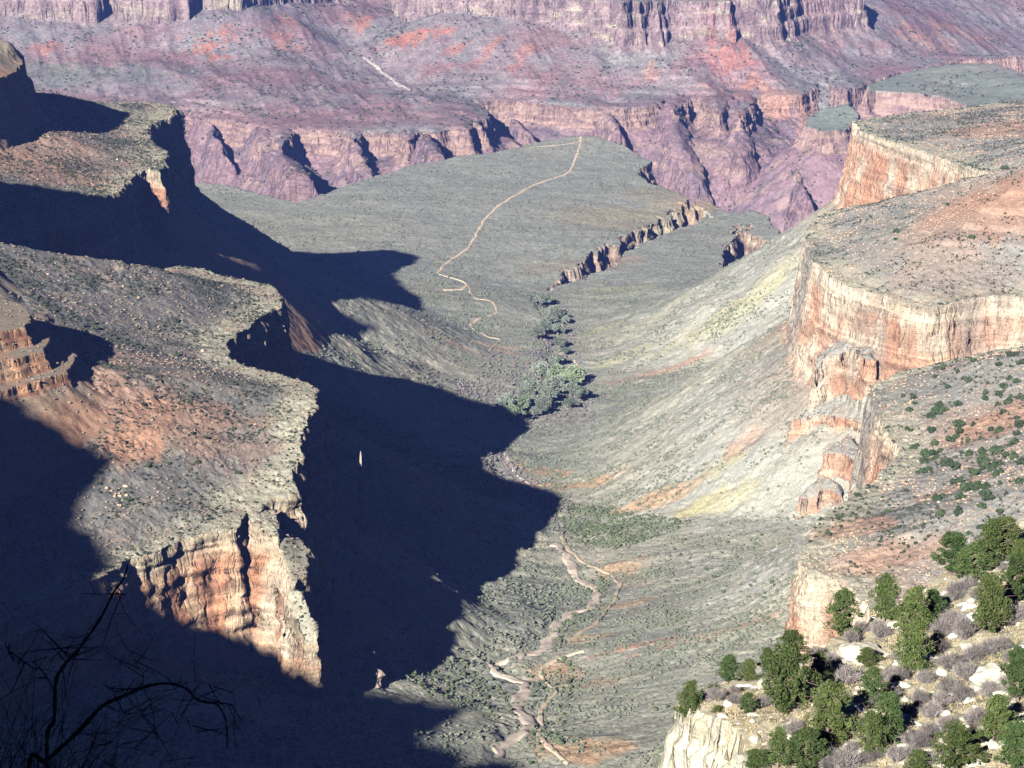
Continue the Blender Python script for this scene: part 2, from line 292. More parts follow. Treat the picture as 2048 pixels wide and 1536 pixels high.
            top = top + np.where(i < 30, fi * 1.6, 0)
            sl = rz - redwall(o) + ridged(X, Y, 60, 3, 31) * 2.5 * sstep(25, 80, o) + ridged(X, Y, 22, 3, 33) * 1.3 * sstep(25, 60, o) + mic[m] * 1.2
            f = np.where(d < 0, top, sl)
            n = smax(f, zb, 14.0); f2 = np.where(o > 30, n, np.maximum(f, zb))
            w = f > zb; t[w] = tt; q = np.where(w, np.where(d < 0, -i, o), q); zb = f2
        for P, hh in BANDS:
            bb = (X > P.lo[0] - 300) & (X < P.hi[0] + 300) & (Y > P.lo[1] - 300) & (Y < P.hi[1] + 300)
            if not bb.any(): continue
            dB, rz = P(X[bb] + wA[m][bb] * 16 + fi[bb] * 4, Y[bb] + wB[m][bb] * 16); o = np.maximum(dB, 0); i = np.maximum(-dB, 0)
            f = rz + i * .55 + fi[bb] * 2.5 - np.interp(o, [0, 1.5, 4, 6, 10], [0, hh * .45, hh * .5, hh * .95, hh]) - np.maximum(o - 10, 0) * 3.0
            zz = zb[bb]; w = f > zz; zb[bb] = np.where(w, f, zz); qb = q[bb]; tb = t[bb]; tb[w] = 2; t[bb] = tb; qb = np.where(w, np.where(dB < 0, -60, np.where(o < 9 + fi[bb] * 4, o + 6, o + 60)), qb); q[bb] = qb
        for P, hs, tt in ((BUTTE, [0, 3, 8, 12, 22, 40], 7), (SUPAI, None, 7), (LEDGE, None, 8), (LEDGE2, None, 8), (LEDGE3, None, 8), (PIL, None, 1), (SHADE_SADDLE, None, 1)):
            bb = (X > P.lo[0] - 500) & (X < P.hi[0] + 500) & (Y > P.lo[1] - 500) & (Y < P.hi[1] + 500)
            if not bb.any(): continue
            d, rz = P(X[bb] + wA[m][bb] * 6 + fi[bb] * 2, Y[bb] + wB[m][bb] * 6)
            o = np.maximum(d, 0); i = np.maximum(-d, 0)
            if P is BUTTE: f = rz + i * 0.25 - np.interp(o, [0, 3, 8, 12, 24, 40, 300], [0, 25, 30, 60, 80, 95, 290]) - np.maximum(o - 300, 0)
            elif P is SUPAI: f = rz + i * 0.2 - np.interp(o, [0, 3, 9, 12, 26, 40, 300], [0, 45, 52, 90, 105, 150, 330]) - np.maximum(o - 300, 0)
            elif P is PIL or P is SHADE_SADDLE: f = rz - np.interp(o, [0, 1, 3, 6, 10, 300], [0, 8, 30, 60, 90, 700]) - np.maximum(o - 300, 0)
            else: f = rz + i * 0.12 - np.interp(o, [0, 1.5, 4, 6, 300], [0, 7, 9, 15, 260]) - np.maximum(o - 300, 0)
            zz = zb[bb]; w = f > zz; zb[bb] = np.where(w, f, zz); tb = t[bb]; tb[w] = tt; t[bb] = tb; qb = q[bb]; qb = np.where(w, np.where(d < 0, -i, o), qb); q[bb] = qb
        z[m] = zb; tid[m] = t; dd[m] = q
    m = y < 1700
    if m.any() and CREST is not None:
        dcr, zcr = dist_line(x[m] + fine[m] * 4, y[m] + wA[m] * 4, CREST)
        f = zcr - 4.0 * np.minimum(dcr, 40) - 1.0 * np.maximum(dcr - 40, 0); w = f > z[m]
        z[m] = np.where(w, f, z[m]); t = tid[m]; t[w] = 9; tid[m] = t
    if full: return z, tid, dd, mid, fine
    return z

def chunked(fn, *arrs):
    n = len(arrs[0]); step = 24000
    if n <= step: return fn(*arrs)
    sl_ = [slice(i, min(i + step, n)) for i in range(0, n, step)]
    with ThreadPoolExecutor(4) as ex: res = list(ex.map(lambda q: fn(*[a[q] for a in arrs]), sl_))
    if isinstance(res[0], tuple): return tuple(np.concatenate([r[k] for r in res]) for k in range(len(res[0])))
    return np.concatenate(res)
def H(x, y, full=False):
    x = np.asarray(x, float); y = np.asarray(y, float)
    return chunked(lambda a, b: H1(a, b, full), x, y)

def raycast(px, py, r0=1000.0, r1=9500.0, h=None):
    """world points where the sight lines through pixels first meet the land"""
    h = h or H
    px = np.atleast_1d(np.asarray(px, float)); py = np.atleast_1d(np.asarray(py, float))
    D = ray(px, py); out = np.full((len(px), 3), np.nan)
    ys = np.exp(np.linspace(math.log(r0), math.log(r1), 2200))
    for k0 in range(0, len(px), 150):
        d = D[k0:k0 + 150]; T = ys[None] / d[:, 1:2]
        X = d[:, 0:1] * T; Z = d[:, 2:3] * T; Yv = np.broadcast_to(ys[None], X.shape)
        hz = h(X.ravel(), Yv.ravel()).reshape(X.shape)
        hit = Z < hz; idx = hit.argmax(1); ok = hit.any(1)
        for j in range(len(d)):
            if ok[j]:
                i = idx[j]; a = max(i - 1, 0)
                e0 = Z[j, a] - hz[j, a]; e1 = Z[j, i] - hz[j, i]; t = e0 / (e0 - e1) if e0 != e1 else 1
                yy = ys[a] + (ys[i] - ys[a]) * t
                out[k0 + j] = d[j] * yy / d[j, 1]
    return out

# the ridge outside the frame: its skyline follows from where its shade ends on the land
_o = [(0, 770), (60, 805), (120, 850), (180, 885), (240, 910), (190, 940), (160, 990), (170, 1040), (210, 1080), (255, 1130), (300, 1200), (400, 1245), (500, 1270), (700, 1350), (760, 1372), (830, 1392), (900, 1402), (955, 1412), (880, 1440), (862, 1460), (900, 1490), (980, 1512), (1045, 1522)]
_q = raycast([a for a, b in _o], [b for a, b in _o]); _c = [tuple(q - SD * (q[1] - 900) / SD[1]) for q in _q]
_k = []
for q in _c:                                   # keep it running to the right and downward
    if _k and q[0] <= _k[-1][0] + 2: q = (_k[-1][0] + 3, 900, min(q[2], _k[-1][2] - 8))
    _k.append((q[0], 900.0, q[2]))
CREST = [(-2200, 900, 420), (-1300, 900, 260), (-1000, 900, 120), (-900, 900, 40)] + _k + [(_k[-1][0] + 35, 900, _k[-1][2] - 50), (_k[-1][0] + 130, 900, -520)]
# steep ribs that run down the gorge wall
_rb = []
for P in ([(1322, 206), (1350, 208), (1378, 262), (1408, 368), (1388, 374), (1345, 300)], [(505, 256), (532, 260), (585, 318), (655, 392), (625, 402), (548, 325)], [(1015, 238), (1033, 240), (1072, 272), (1056, 276)], [(843, 270), (860, 272), (890, 320), (874, 324)], [(392, 232), (412, 236), (470, 330), (450, 340)], [(1462, 200), (1478, 200), (1500, 300), (1480, 310)], [(1205, 224), (1222, 226), (1240, 262), (1224, 266)], [(1560, 300), (1580, 300), (1620, 400), (1600, 410)], [(700, 282), (716, 284), (742, 350), (724, 354)]):
    q_ = raycast([a for a, b in P], [b for a, b in P]); ym = np.array([b for a, b in P], float); k_ = (ym - ym.min()) / (ym.max() - ym.min())
    if not np.isnan(q_).any(): _rb.append([tuple(q * (q[1] - 25 - 75 * k) / q[1]) for q, k in zip(q_, k_)])
RIBS = [Poly(r_) for r_ in _rb]
# ------------------------------------------------------------------ adaptive mesh of the land
def refine(X, Y, T, h, T0, levels, frame_m=0.225, off=12.0):
    Z = h(X, Y)
    for lv in range(levels):
        E = np.concatenate([T[:, [0, 1]], T[:, [1, 2]], T[:, [2, 0]]]); E.sort(1)
        key = E[:, 0].astype(np.int64) * len(X) + E[:, 1]
        uk, inv = np.unique(key, return_inverse=True); inv = inv.reshape(3, -1).T
        a = (uk // len(X)).astype(np.int64); b = (uk % len(X)).astype(np.int64)
        mx = (X[a] + X[b]) / 2; my = (Y[a] + Y[b]) / 2; mz = (Z[a] + Z[b]) / 2
        dx = X[a] - X[b]; dy = Y[a] - Y[b]; dz = Z[a] - Z[b]
        r = np.sqrt(mx ** 2 + my ** 2 + mz ** 2); al = (dx * mx + dy * my + dz * mz) / r
        L2 = dx * dx + dy * dy + dz * dz; perp2 = np.maximum(L2 - al * al, 0)
        met = np.sqrt(perp2 + 0.07 * al * al) / r * (F / 2)
        vv = -mz / np.maximum(my, 1)
        inf = (np.abs(mx) < frame_m * my) & (vv < 0.50)
        lim = np.where(inf, T0, T0 * off)
        mark = (met > lim) & (dx * dx + dy * dy > (0.42 * r / (F / 2) * np.where(inf, 1, off)) ** 2)
        if not mark.any(): break
        nid = np.full(len(uk), -1, np.int64); nid[mark] = len(X) + np.arange(mark.sum())
        nx = mx[mark]; ny = my[mark]; nz = h(nx, ny)
        X = np.r_[X, nx]; Y = np.r_[Y, ny]; Z = np.r_[Z, nz]
        M = nid[inv]; k = (M >= 0).sum(1)
        out = [T[k == 0]]
        f = k == 3; t = T[f]; q = M[f]
        out += [np.c_[t[:, 0], q[:, 0], q[:, 2]], np.c_[q[:, 0], t[:, 1], q[:, 1]], np.c_[q[:, 2], q[:, 1], t[:, 2]], q.copy()]
        for e in range(3):
            f = (k == 1) & (M[:, e] >= 0); t = np.roll(T[f], -e, 1); q = M[f, e]
            out += [np.c_[t[:, 0], q, t[:, 2]], np.c_[q, t[:, 1], t[:, 2]]]
            f = (k == 2) & (M[:, e] < 0); t = np.roll(T[f], -e, 1); q = np.roll(M[f], -e, 1)   # edge 0 is whole
            out += [np.c_[q[:, 1], t[:, 2], q[:, 2]], np.c_[t[:, 0], t[:, 1], q[:, 1]], np.c_[t[:, 0], q[:, 1], q[:, 2]]]
        T = np.concatenate(out)
    return X, Y, Z, T
def polar(az, rr):
    A, Rr = np.meshgrid(az, rr); X = (Rr * np.tan(A)).ravel(); Y = Rr.ravel()
    n = len(az); m = len(rr); i = np.arange(m - 1)[:, None] * n + np.arange(n - 1)[None]
    i = i.ravel(); alt = ((i // n + i % n) % 2).astype(bool)
    T = np.concatenate([np.c_[i, i + 1, i + n + 1][alt], np.c_[i, i + n + 1, i + n][alt], np.c_[i, i + 1, i + n][~alt], np.c_[i + 1, i + n + 1, i + n][~alt]])
    return X, Y, T
def mesh_np(name, V, T, mat=None, cols=None, smooth=True):
    me = bpy.data.meshes.new(name)
    me.vertices.add(len(V)); me.vertices.foreach_set('co', np.ascontiguousarray(V, np.float32).ravel())
    nv = T.shape[1]
    me.loops.add(T.size); me.loops.foreach_set('vertex_index', np.ascontiguousarray(T, np.int32).ravel())
    me.polygons.add(len(T)); me.polygons.foreach_set('loop_start', np.arange(0, T.size, nv, dtype=np.int32))
    me.polygons.foreach_set('use_smooth', np.full(len(T), smooth))
    me.update(calc_edges=True)
    if cols is not None:
        at_ = me.color_attributes.new('Col', 'FLOAT_COLOR', 'POINT')
        c = np.ones((len(V), 4), np.float32); c[:, :3] = cols; at_.data.foreach_set('color', c.ravel())
    if mat: me.materials.append(mat)
    return me
def link(name, me, parent=None, loc=None, rot=None, sc=None, **props):
    o = bpy.data.objects.new(name, me); COL.objects.link(o)
    if loc is not None: o.location = loc
    if rot is not None: o.rotation_euler = rot
    if sc is not None: o.scale = sc
    if parent is not None: o.parent = parent
    for k, v in props.items(): o[k] = v
    return o

# ------------------------------------------------------------------ materials
def new_mat(name):
    m = bpy.data.materials.new(name); m.use_nodes = True; n = m.node_tree.nodes; l = m.node_tree.links
    b = n['Principled BSDF']; b.inputs['Specular IOR Level'].default_value = 0.15; b.inputs['Roughness'].default_value = 0.95
    return m, n, l, b
def land_mat(name, s1, s2, speck=0.35, scrub=0.0, bump=1.0, scrub_col=(0.06, 0.075, 0.045, 1), crack=0.0):
    m, n, l, b = new_mat(name)
    at_ = n.new('ShaderNodeAttribute'); at_.attribute_name = 'Col'
    tc = n.new('ShaderNodeTexCoord')
    def noise(scale, det=3, rough=0.6):
        q = n.new('ShaderNodeTexNoise'); q.inputs['Scale'].default_value = scale; q.inputs['Detail'].default_value = det; q.inputs['Roughness'].default_value = rough
        l.new(tc.outputs['Object'], q.inputs['Vector']); return q
    def mr(src, a, b_, c, d):
        q = n.new('ShaderNodeMapRange'); q.inputs[1].default_value = a; q.inputs[2].default_value = b_; q.inputs[3].default_value = c; q.inputs[4].default_value = d; l.new(src, q.inputs[0]); return q.outputs[0]
    n1 = noise(1.0 / s1); n2_ = noise(1.0 / s2, 4, 0.75)
    mul = n.new('ShaderNodeMath'); mul.operation = 'MULTIPLY'
    l.new(mr(n1.outputs['Fac'], 0.3, 0.7, 1 - speck * 0.5, 1 + speck * 0.5), mul.inputs[0]); l.new(mr(n2_.outputs['Fac'], 0.3, 0.7, 1 - speck * 1.15, 1 + speck * 1.15), mul.inputs[1])
    vm = n.new('ShaderNodeVectorMath'); vm.operation = 'SCALE'; l.new(at_.outputs['Color'], vm.inputs[0]); l.new(mul.outputs[0], vm.inputs['Scale'])
    col = vm.outputs[0]
    if scrub > 0:
        vo = n.new('ShaderNodeTexVoronoi'); vo.inputs['Scale'].default_value = 1.0 / (s2 * 1.6); l.new(tc.outputs['Object'], vo.inputs['Vector'])
        f = mr(vo.outputs['Distance'], 0.22, 0.34, scrub, 0.0)
        mx = n.new('ShaderNodeMix'); mx.data_type = 'RGBA'; l.new(f, mx.inputs[0]); l.new(col, mx.inputs[6]); mx.inputs[7].default_value = scrub_col
        col = mx.outputs[2]
    l.new(col, b.inputs['Base Color'])
    bp = n.new('ShaderNodeBump'); bp.inputs['Strength'].default_value = 0.8; bp.inputs['Distance'].default_value = s2 * 0.5 * bump
    l.new(n2_.outputs['Fac'], bp.inputs['Height']); last = bp.outputs[0]
    if crack > 0:
        ge = n.new('ShaderNodeNewGeometry'); sx = n.new('ShaderNodeSeparateXYZ'); l.new(ge.outputs['True Normal'], sx.inputs[0]); ab = n.new('ShaderNodeMath'); ab.operation = 'ABSOLUTE'; l.new(sx.outputs[2], ab.inputs[0])
        steep = mr(ab.outputs[0], 0.35, 0.75, 1.0, 0.0)
        def stretched(kx, kz, tw):
            mp = n.new('ShaderNodeMapping'); mp.inputs['Scale'].default_value = (kx, kx, kz)
            nz = n.new('ShaderNodeTexNoise'); nz.inputs['Scale'].default_value = 1.0 / (crack * 3); nz.inputs['Detail'].default_value = 3; l.new(tc.outputs['Object'], nz.inputs['Vector'])
            ad = n.new('ShaderNodeVectorMath'); ad.operation = 'MULTIPLY_ADD'; ad.inputs[1].default_value = (tw, tw, tw); l.new(nz.outputs['Color'], ad.inputs[0]); l.new(tc.outputs['Object'], ad.inputs[2]); l.new(ad.outputs[0], mp.inputs[0]); return mp.outputs[0]
        v1 = n.new('ShaderNodeTexVoronoi'); v1.feature = 'DISTANCE_TO_EDGE'; v1.inputs['Scale'].default_value = 1.0; l.new(stretched(.6 / crack, 1 / (crack * 9), crack * 1.6), v1.inputs['Vector'])
        v2 = n.new('ShaderNodeTexNoise'); v2.inputs['Scale'].default_value = 1.0; v2.inputs['Detail'].default_value = 5; v2.inputs['Roughness'].default_value = .7; l.new(stretched(.25 / crack, 1.6 / crack, crack * .8), v2.inputs['Vector'])
        e1 = mr(v1.outputs['Distance'], 0.0, 0.13, 0.0, 1.0); e2 = mr(v2.outputs['Fac'], .3, .7, 0, 1.3)
        sm_ = n.new('ShaderNodeMath'); sm_.operation = 'ADD'; l.new(e1, sm_.inputs[0]); l.new(e2, sm_.inputs[1])
        b3 = n.new('ShaderNodeBump'); b3.inputs['Distance'].default_value = crack * .17; l.new(sm_.outputs[0], b3.inputs['Height']); l.new(steep, b3.inputs['Strength']); l.new(last, b3.inputs['Normal']); last = b3.outputs[0]
    l.new(last, b.inputs['Normal'])
    return m
def flat_mat(name, c, c2=None, sc=1.0, bump=0.0, transl=0.0):
    m, n, l, b = new_mat(name)
    tc = n.new('ShaderNodeTexCoord'); q = n.new('ShaderNodeTexNoise'); q.inputs['Scale'].default_value = sc; q.inputs['Detail'].default_value = 4; l.new(tc.outputs['Object'], q.inputs['Vector'])
    oi = n.new('ShaderNodeObjectInfo')
    mx = n.new('ShaderNodeMix'); mx.data_type = 'RGBA'; mx.inputs[6].default_value = (*c, 1); mx.inputs[7].default_value = (*(c2 or c), 1)
    mp = n.new('ShaderNodeMapRange'); mp.inputs[1].default_value = 0.35; mp.inputs[2].default_value = 0.65; l.new(q.outputs['Fac'], mp.inputs[0]); l.new(mp.outputs[0], mx.inputs[0])
    hs = n.new('ShaderNodeHueSaturation'); l.new(mx.outputs[2], hs.inputs['Color'])
    mv = n.new('ShaderNodeMapRange'); mv.inputs[3].default_value = 0.75; mv.inputs[4].default_value = 1.25; l.new(oi.outputs['Random'], mv.inputs[0]); l.new(mv.outputs[0], hs.inputs['Value'])
    mh = n.new('ShaderNodeMapRange'); mh.inputs[3].default_value = 0.484; mh.inputs[4].default_value = 0.512; fr_ = n.new('ShaderNodeMath'); fr_.operation = 'FRACT'; m7 = n.new('ShaderNodeMath'); m7.operation = 'MULTIPLY'; m7.inputs[1].default_value = 7.31
    l.new(oi.outputs['Random'], m7.inputs[0]); l.new(m7.outputs[0], fr_.inputs[0]); l.new(fr_.outputs[0], mh.inputs[0]); l.new(mh.outputs[0], hs.inputs['Hue'])
    l.new(hs.outputs[0], b.inputs['Base Color'])
    if bump:
        bp = n.new('ShaderNodeBump'); bp.inputs['Distance'].default_value = bump; l.new(q.outputs['Fac'], bp.inputs['Height']); l.new(bp.outputs[0], b.inputs['Normal'])
    return m

# ------------------------------------------------------------------ colour of the rock and soil
def mix(a, b, t): t = np.clip(t, 0, 1)[:, None]; return a * (1 - t) + np.asarray(b) * t
def C(*v): return np.array(v, float)
def blob(x, y, cx, cy, rx, ry, ang=0.0, n=None):
    c, s_ = math.cos(ang), math.sin(ang); u = ((x - cx) * c + (y - cy) * s_) / rx; v = (-(x - cx) * s_ + (y - cy) * c) / ry
    r = np.sqrt(u * u + v * v) + (0 if n is None else n)
    return sstep(1.15, 0.55, r)
PATCH = []      # (px, py, rx, ry, world angle, colour, strength) : soil patches that show in the place
def colour(x, y, z, tid, d, mid, fine, slope):
    n = len(x); big = fbm(x, y, 260, 4, 41); med = fbm(x, y, 70, 4, 42); sm = fbm(x, y, 18, 3, 43, 0.7)
    c = np.zeros((n, 3))
    g1, g2, g3 = C(.315, .32, .26), C(.385, .36, .285), C(.265, .272, .235)
    c[:] = g1; c = mix(c, g2, sstep(-0.1, 0.5, big + sm * 0.4)); c = mix(c, g3, sstep(0.05, 0.5, med - big * 0.3))
    # right side of the valley: paler, stripes that follow the slope
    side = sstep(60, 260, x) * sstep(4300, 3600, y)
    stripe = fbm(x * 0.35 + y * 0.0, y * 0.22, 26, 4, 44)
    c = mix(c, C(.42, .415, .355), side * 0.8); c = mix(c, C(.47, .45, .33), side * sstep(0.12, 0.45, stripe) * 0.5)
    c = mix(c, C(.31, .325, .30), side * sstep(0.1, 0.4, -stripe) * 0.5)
    # plateau
    pl = (tid == 0) & (y > 4300); c[pl] = mix(c[pl], C(.315, .325, .28), np.full(pl.sum(), 0.6))
    # gorge cliffs near side
    t3 = tid == 3; st = n3(x / 40, y / 40, z / 3.2, 50)
    tap = mix(np.tile(C(.36, .27, .20), (n, 1)), C(.22, .15, .12), sstep(-0.2, 0.5, st)); tap = mix(tap, C(.45, .38, .28), sstep(0.3, 0.8, n3(x / 12, y / 12, z / 5, 51)))
    c[t3] = tap[t3]
    # far side: the schist's own purple, strengthened to stand in for haze
    f = tid == 4
    schist = mix(np.tile(C(.25, .165, .18), (n, 1)), C(.165, .125, .145), sstep(-0.3, 0.5, med)); schist = mix(schist, C(.31, .215, .20), sstep(0.1, 0.6, fbm(x, y, 45, 3, 52)))
    tp = mix(np.tile(C(.35, .24, .20), (n, 1)), C(.21, .14, .14), sstep(-0.2, 0.6, st))
    low = mix(tp, schist, sstep(18, 40, d)); low = mix(low, schist * 1.0, sstep(40, 60, d))
    low = np.where((d < 60)[:, None], low, mix(schist, C(.30, .21, .19), sstep(.1, .6, n3(x / 70, y / 70, z / 18, 56))))
    i = d - 500
    upl = mix(np.tile(C(.28, .225, .23), (n, 1)), C(.275, .18, .18), sstep(-0.1, 0.5, big + np.sin(z / 9.0 + mid * 2) * 0.25))
    upl = mix(upl, C(.24, .225, .22), sstep(0.05, 0.6, med * 0.7 - big * 0.6 + 0.1))
    far = np.where((d < 499)[:, None], low, upl)
    c[f] = far[f]
    u = tid == 5
    lm = mix(np.tile(C(.32, .235, .23), (n, 1)), C(.20, .145, .15), sstep(-0.2, 0.6, n3(x / 14, y / 14, z / 90, 53))); lm = mix(lm, C(.42, .36, .28), sstep(0.2, 0.7, n3(x / 60, y / 60, z / 14, 54)))
    lm = mix(lm, upl, sstep(30, 60, d)); lm = np.where((d < 0)[:, None], C(.24, .22, .19), lm); c[u] = lm[u]
    p = tid == 6; pc = np.where(((d > 0) & (d < 26))[:, None], tp * 1.1, np.where((d >= 26)[:, None], schist * 1.15, mix(np.tile(C(.235, .27, .22), (n, 1)), C(.31, .29, .25), sstep(-.1, .6, big + sm * .5)))); c[p] = pc[p]
    # redwall mesas
    for T_, (bx, ) in ((1, (0,)), (2, (1,))):
        m = (tid == T_)
        if not m.any(): continue
        X, Y, Z, D = x[m], y[m], z[m], d[m]
        stn = n3(X / 5, Y / 5, Z / 70, 60); st2 = n3(X / 16, Y / 16, Z / 120, 61); bed = n3(X / 150, Y / 150, Z / 5, 62); pat = n3(X / 30, Y / 30, Z / 22, 63)
        face = np.tile(C(.46, .235, .14), (m.sum(), 1))
        face = mix(face, C(.30, .15, .10), sstep(0.0, 0.7, stn) * (0.55 if T_ == 1 else .35)); face = mix(face, C(.56, .38, .25), sstep(-0.05, 0.5, st2))
        face = mix(face, C(.60, .50, .37), sstep(0.3, 0.7, pat + st2 * 0.5) * .8); bed2 = n3(X / 90, Y / 90, Z / 2.2, 66); face = mix(face, C(.30, .22, .18), sstep(0.25, 0.6, bed) * 0.5)
        topz = sstep(26, 8, redwall(D) + pat * 10) * (D > 0)
        face = mix(face, C(.50, .46, .34) if T_ == 2 else C(.40, .36, .26), topz * 0.8)
        if T_ == 2:
            pale = mix(np.tile(C(.58, .37, .26), (m.sum(), 1)), C(.64, .54, .42), sstep(-0.35, 0.35, pat + 0.4 * st2 + 0.5 * topz)); face = mix(face, pale, 0.25 + 0.5 * sstep(-.4, .5, fbm(X, Y, 120, 2, 64) + .2 * pat))
        face = face * (1 - .25 * sstep(0, .5, bed2) + .10 * sstep(0, .5, -bed2) - .12 * sstep(.1, .6, bed))[:, None]
        tal = c[m]; tal = mix(tal, C(.33, .22, .15), sstep(110, 20, D) * ((0.35 if T_ == 2 else -.2) + 0.4 * med[m]))
        side2 = mix(tal, face, sstep(30, 22, D + fine[m] * 6 + (5 if T_ == 1 else 0)))
        I = -D
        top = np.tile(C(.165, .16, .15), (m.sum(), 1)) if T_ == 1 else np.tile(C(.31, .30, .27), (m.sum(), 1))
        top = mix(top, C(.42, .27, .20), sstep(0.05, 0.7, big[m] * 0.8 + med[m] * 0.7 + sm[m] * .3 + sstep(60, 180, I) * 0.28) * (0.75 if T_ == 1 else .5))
        top = mix(top, C(.30, .25, .19), sstep(0.1, 0.6, sm[m]) * 0.6)
        top = mix(top, C(.40, .385, .29), sstep(45, 8, I + med[m] * 25) * 0.85)
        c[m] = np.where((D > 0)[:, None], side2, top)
    for T_ in (7, 8):
        m = tid == T_
        if m.any():
            bed = n3(x[m] / 80, y[m] / 80, z[m] / 3, 70)
            fc = mix(np.tile(C(.50, .29, .17), (m.sum(), 1)), C(.30, .15, .09), sstep(-0.2, 0.5, bed)); fc = mix(fc, C(.50, .42, .30), sstep(0, .6, sm[m]) * .5)
            c[m] = np.where(((d[m] > 0) & (d[m] < 14))[:, None], fc, mix(np.tile(C(.30, .25, .19), (m.sum(), 1)), C(.38, .22, .14), sstep(-0.2, 0.5, med[m])))
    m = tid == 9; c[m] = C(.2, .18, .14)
    for (px_, py_, rx, ry, ang, cc, stg, q) in PATCH:
        bb = np.abs(x - q[0]) + np.abs(y - q[1]) < 1.7 * (rx + ry)
        if bb.any():
            fy = 1 + 1.2 * float(q[1] > 5600); k = blob(x[bb], y[bb], q[0], q[1], rx, ry, ang, med[bb] * 0.5 * fy + sm[bb] * 0.4 * fy + fbm(x[bb] * 2.2, y[bb] * .5, 30, 3, 47) * .5 * (fy - .4))
            c[bb] = mix(c[bb], C(*cc), k * stg * (.8 if q[1] > 5600 else 1))
    c *= (1 + 0.10 * sm + 0.06 * med)[:, None]
    return np.clip(c, 0.01, 0.85)
RED = (.46, .20, .14); OCH = (.50, .34, .21); YEL = (.45, .43, .28); PUR = (.30, .15, .15); GRN = (.15, .19, .13); WHI = (.62, .60, .56); REDS = (.42, .24, .16); SALM = (.50, .26, .17)
for q in [(420, 95, 60, 90, .2, RED, .95), (90, 95, 60, 60, .1, RED, .8), (590, 45, 45, 110, .3, RED, .8), (560, 75, 40, 60, .4, RED, .7), (800, 75, 45, 60, -.3, RED, .9), (840, 75, 70, 50, -.3, RED, .9), (925, 95, 28, 70, -.4, RED, .8), (975, 100, 16, 60, -.4, RED, .7), (1045, 115, 20, 80, -.4, RED, .6), (730, 45, 30, 60, .1, RED, .8),
          (1455, 118, 55, 60, .2, RED, .9), (1300, 130, 30, 60, -.2, SALM, .5), (700, 30, 40, 60, 0, RED, .5), (880, 135, 60, 40, 0, PUR, .7), (360, 120, 60, 50, 0, PUR, .5), (1380, 100, 60, 70, 0, PUR, .4), (150, 150, 260, 90, .1, GRN, .55), (60, 130, 120, 50, 0, (.2, .22, .17), .6), (760, 215, 120, 60, 0, PUR, .6), (1480, 150, 200, 60, 0, PUR, .5), (1150, 165, 150, 60, 0, PUR, .5),
          (1560, 215, 120, 90, 0, SALM, .6), (1900, 60, 120, 140, 0, SALM, .4), (1850, 90, 60, 80, .2, SALM, .5), (1640, 45, 100, 120, 0, (.27, .17, .16), .5),
          (1080, 940, 60, 22, -.75, OCH, .95), (1160, 970, 70, 20, -.5, OCH, .95), (1280, 1010, 70, 22, -.3, OCH, .9), (1400, 1015, 50, 24, 0, (.46, .42, .24), .9), (1250, 1140, 32, 34, .5, OCH, .8), (1170, 1280, 24, 16, 0, OCH, .95), (1270, 1165, 20, 30, 0, OCH, .4), (1110, 1350, 30, 24, -.5, OCH, .9), (1170, 1370, 40, 20, -.3, OCH, .5), (1180, 1500, 34, 30, 0, OCH, .95), (1240, 1210, 36, 14, 0, OCH, .6), (1420, 1270, 80, 12, 0, SALM, .45), (1300, 1285, 60, 12, 0, SALM, .6), (1100, 1490, 20, 40, 0, OCH, .7),
          (920, 692, 70, 14, -.1, (.42, .30, .22), .6), (1010, 705, 40, 18, -.2, (.46, .31, .22), .7), (980, 690, 60, 12, 0, (.42, .30, .22), .6), (740, 780, 40, 30, .6, YEL, .8), (1500, 610, 90, 22, .55, (.48, .47, .31), .7), (1420, 650, 80, 18, .55, YEL, .8), (1540, 560, 50, 30, .55, YEL, .6), (1240, 715, 60, 22, .3, YEL, .7), (1350, 690, 60, 14, .4, YEL, .6), (1200, 660, 60, 20, .3, (.36, .35, .2), .7), (1460, 920, 30, 30, .4, YEL, .7), (1460, 1000, 40, 30, .2, YEL, .8), (1500, 880, 40, 40, .4, SALM, .4), (1300, 640, 100, 30, .6, YEL, .35), (1320, 745, 80, 16, .3, SALM, .5), (1230, 580, 90, 26, 0, (.3, .3, .18), .6),
          (1270, 430, 160, 130, .4, (.36, .32, .22), .8), (1330, 400, 70, 130, .3, (.36, .32, .22), .7), (1150, 540, 90, 60, 0, (.33, .28, .21), .7), (1250, 520, 50, 40, 0, (.38, .28, .2), .6), (880, 590, 60, 60, 0, (.3, .28, .2), .5), (1160, 275, 25, 30, 0, (.4, .37, .28), .8), (800, 620, 60, 110, -.5, (.32, .3, .22), .6), (1390, 415, 60, 60, 0, (.42, .30, .2), .8),
          (250, 890, 26, 40, -.3, REDS, .95), (300, 830, 34, 50, -.3, REDS, .6), (180, 830, 20, 40, -.5, REDS, .8), (400, 820, 60, 30, 0, REDS, .5), (340, 840, 100, 40, -.4, REDS, .45), (60, 330, 110, 60, 0, REDS, .5), (300, 240, 70, 60, 0, (.36, .36, .26), .6), (300, 320, 50, 50, 0, (.38, .37, .27), .7),
          (1980, 400, 100, 90, .3, REDS, .75), (1900, 460, 80, 60, .3, (.36, .25, .19), .6), (2000, 260, 90, 60, 0, REDS, .6), (1720, 470, 100, 60, 0, (.25, .25, .22), .8), (1900, 560, 90, 60, 0, (.30, .25, .21), .7), (1900, 240, 120, 60, 0, (.25, .24, .22), .7), (1980, 850, 50, 40, .4, REDS, .7), (1900, 980, 40, 30, .3, REDS, .5), (1850, 1010, 50, 25, .2, (.21, .21, .2), .8), (1800, 790, 60, 40, .3, (.22, .22, .2), .7), (1700, 1060, 30, 24, 0, REDS, .6), (1780, 1120, 50, 30, 0, REDS, .6)]:
    PATCH.append(list(q))

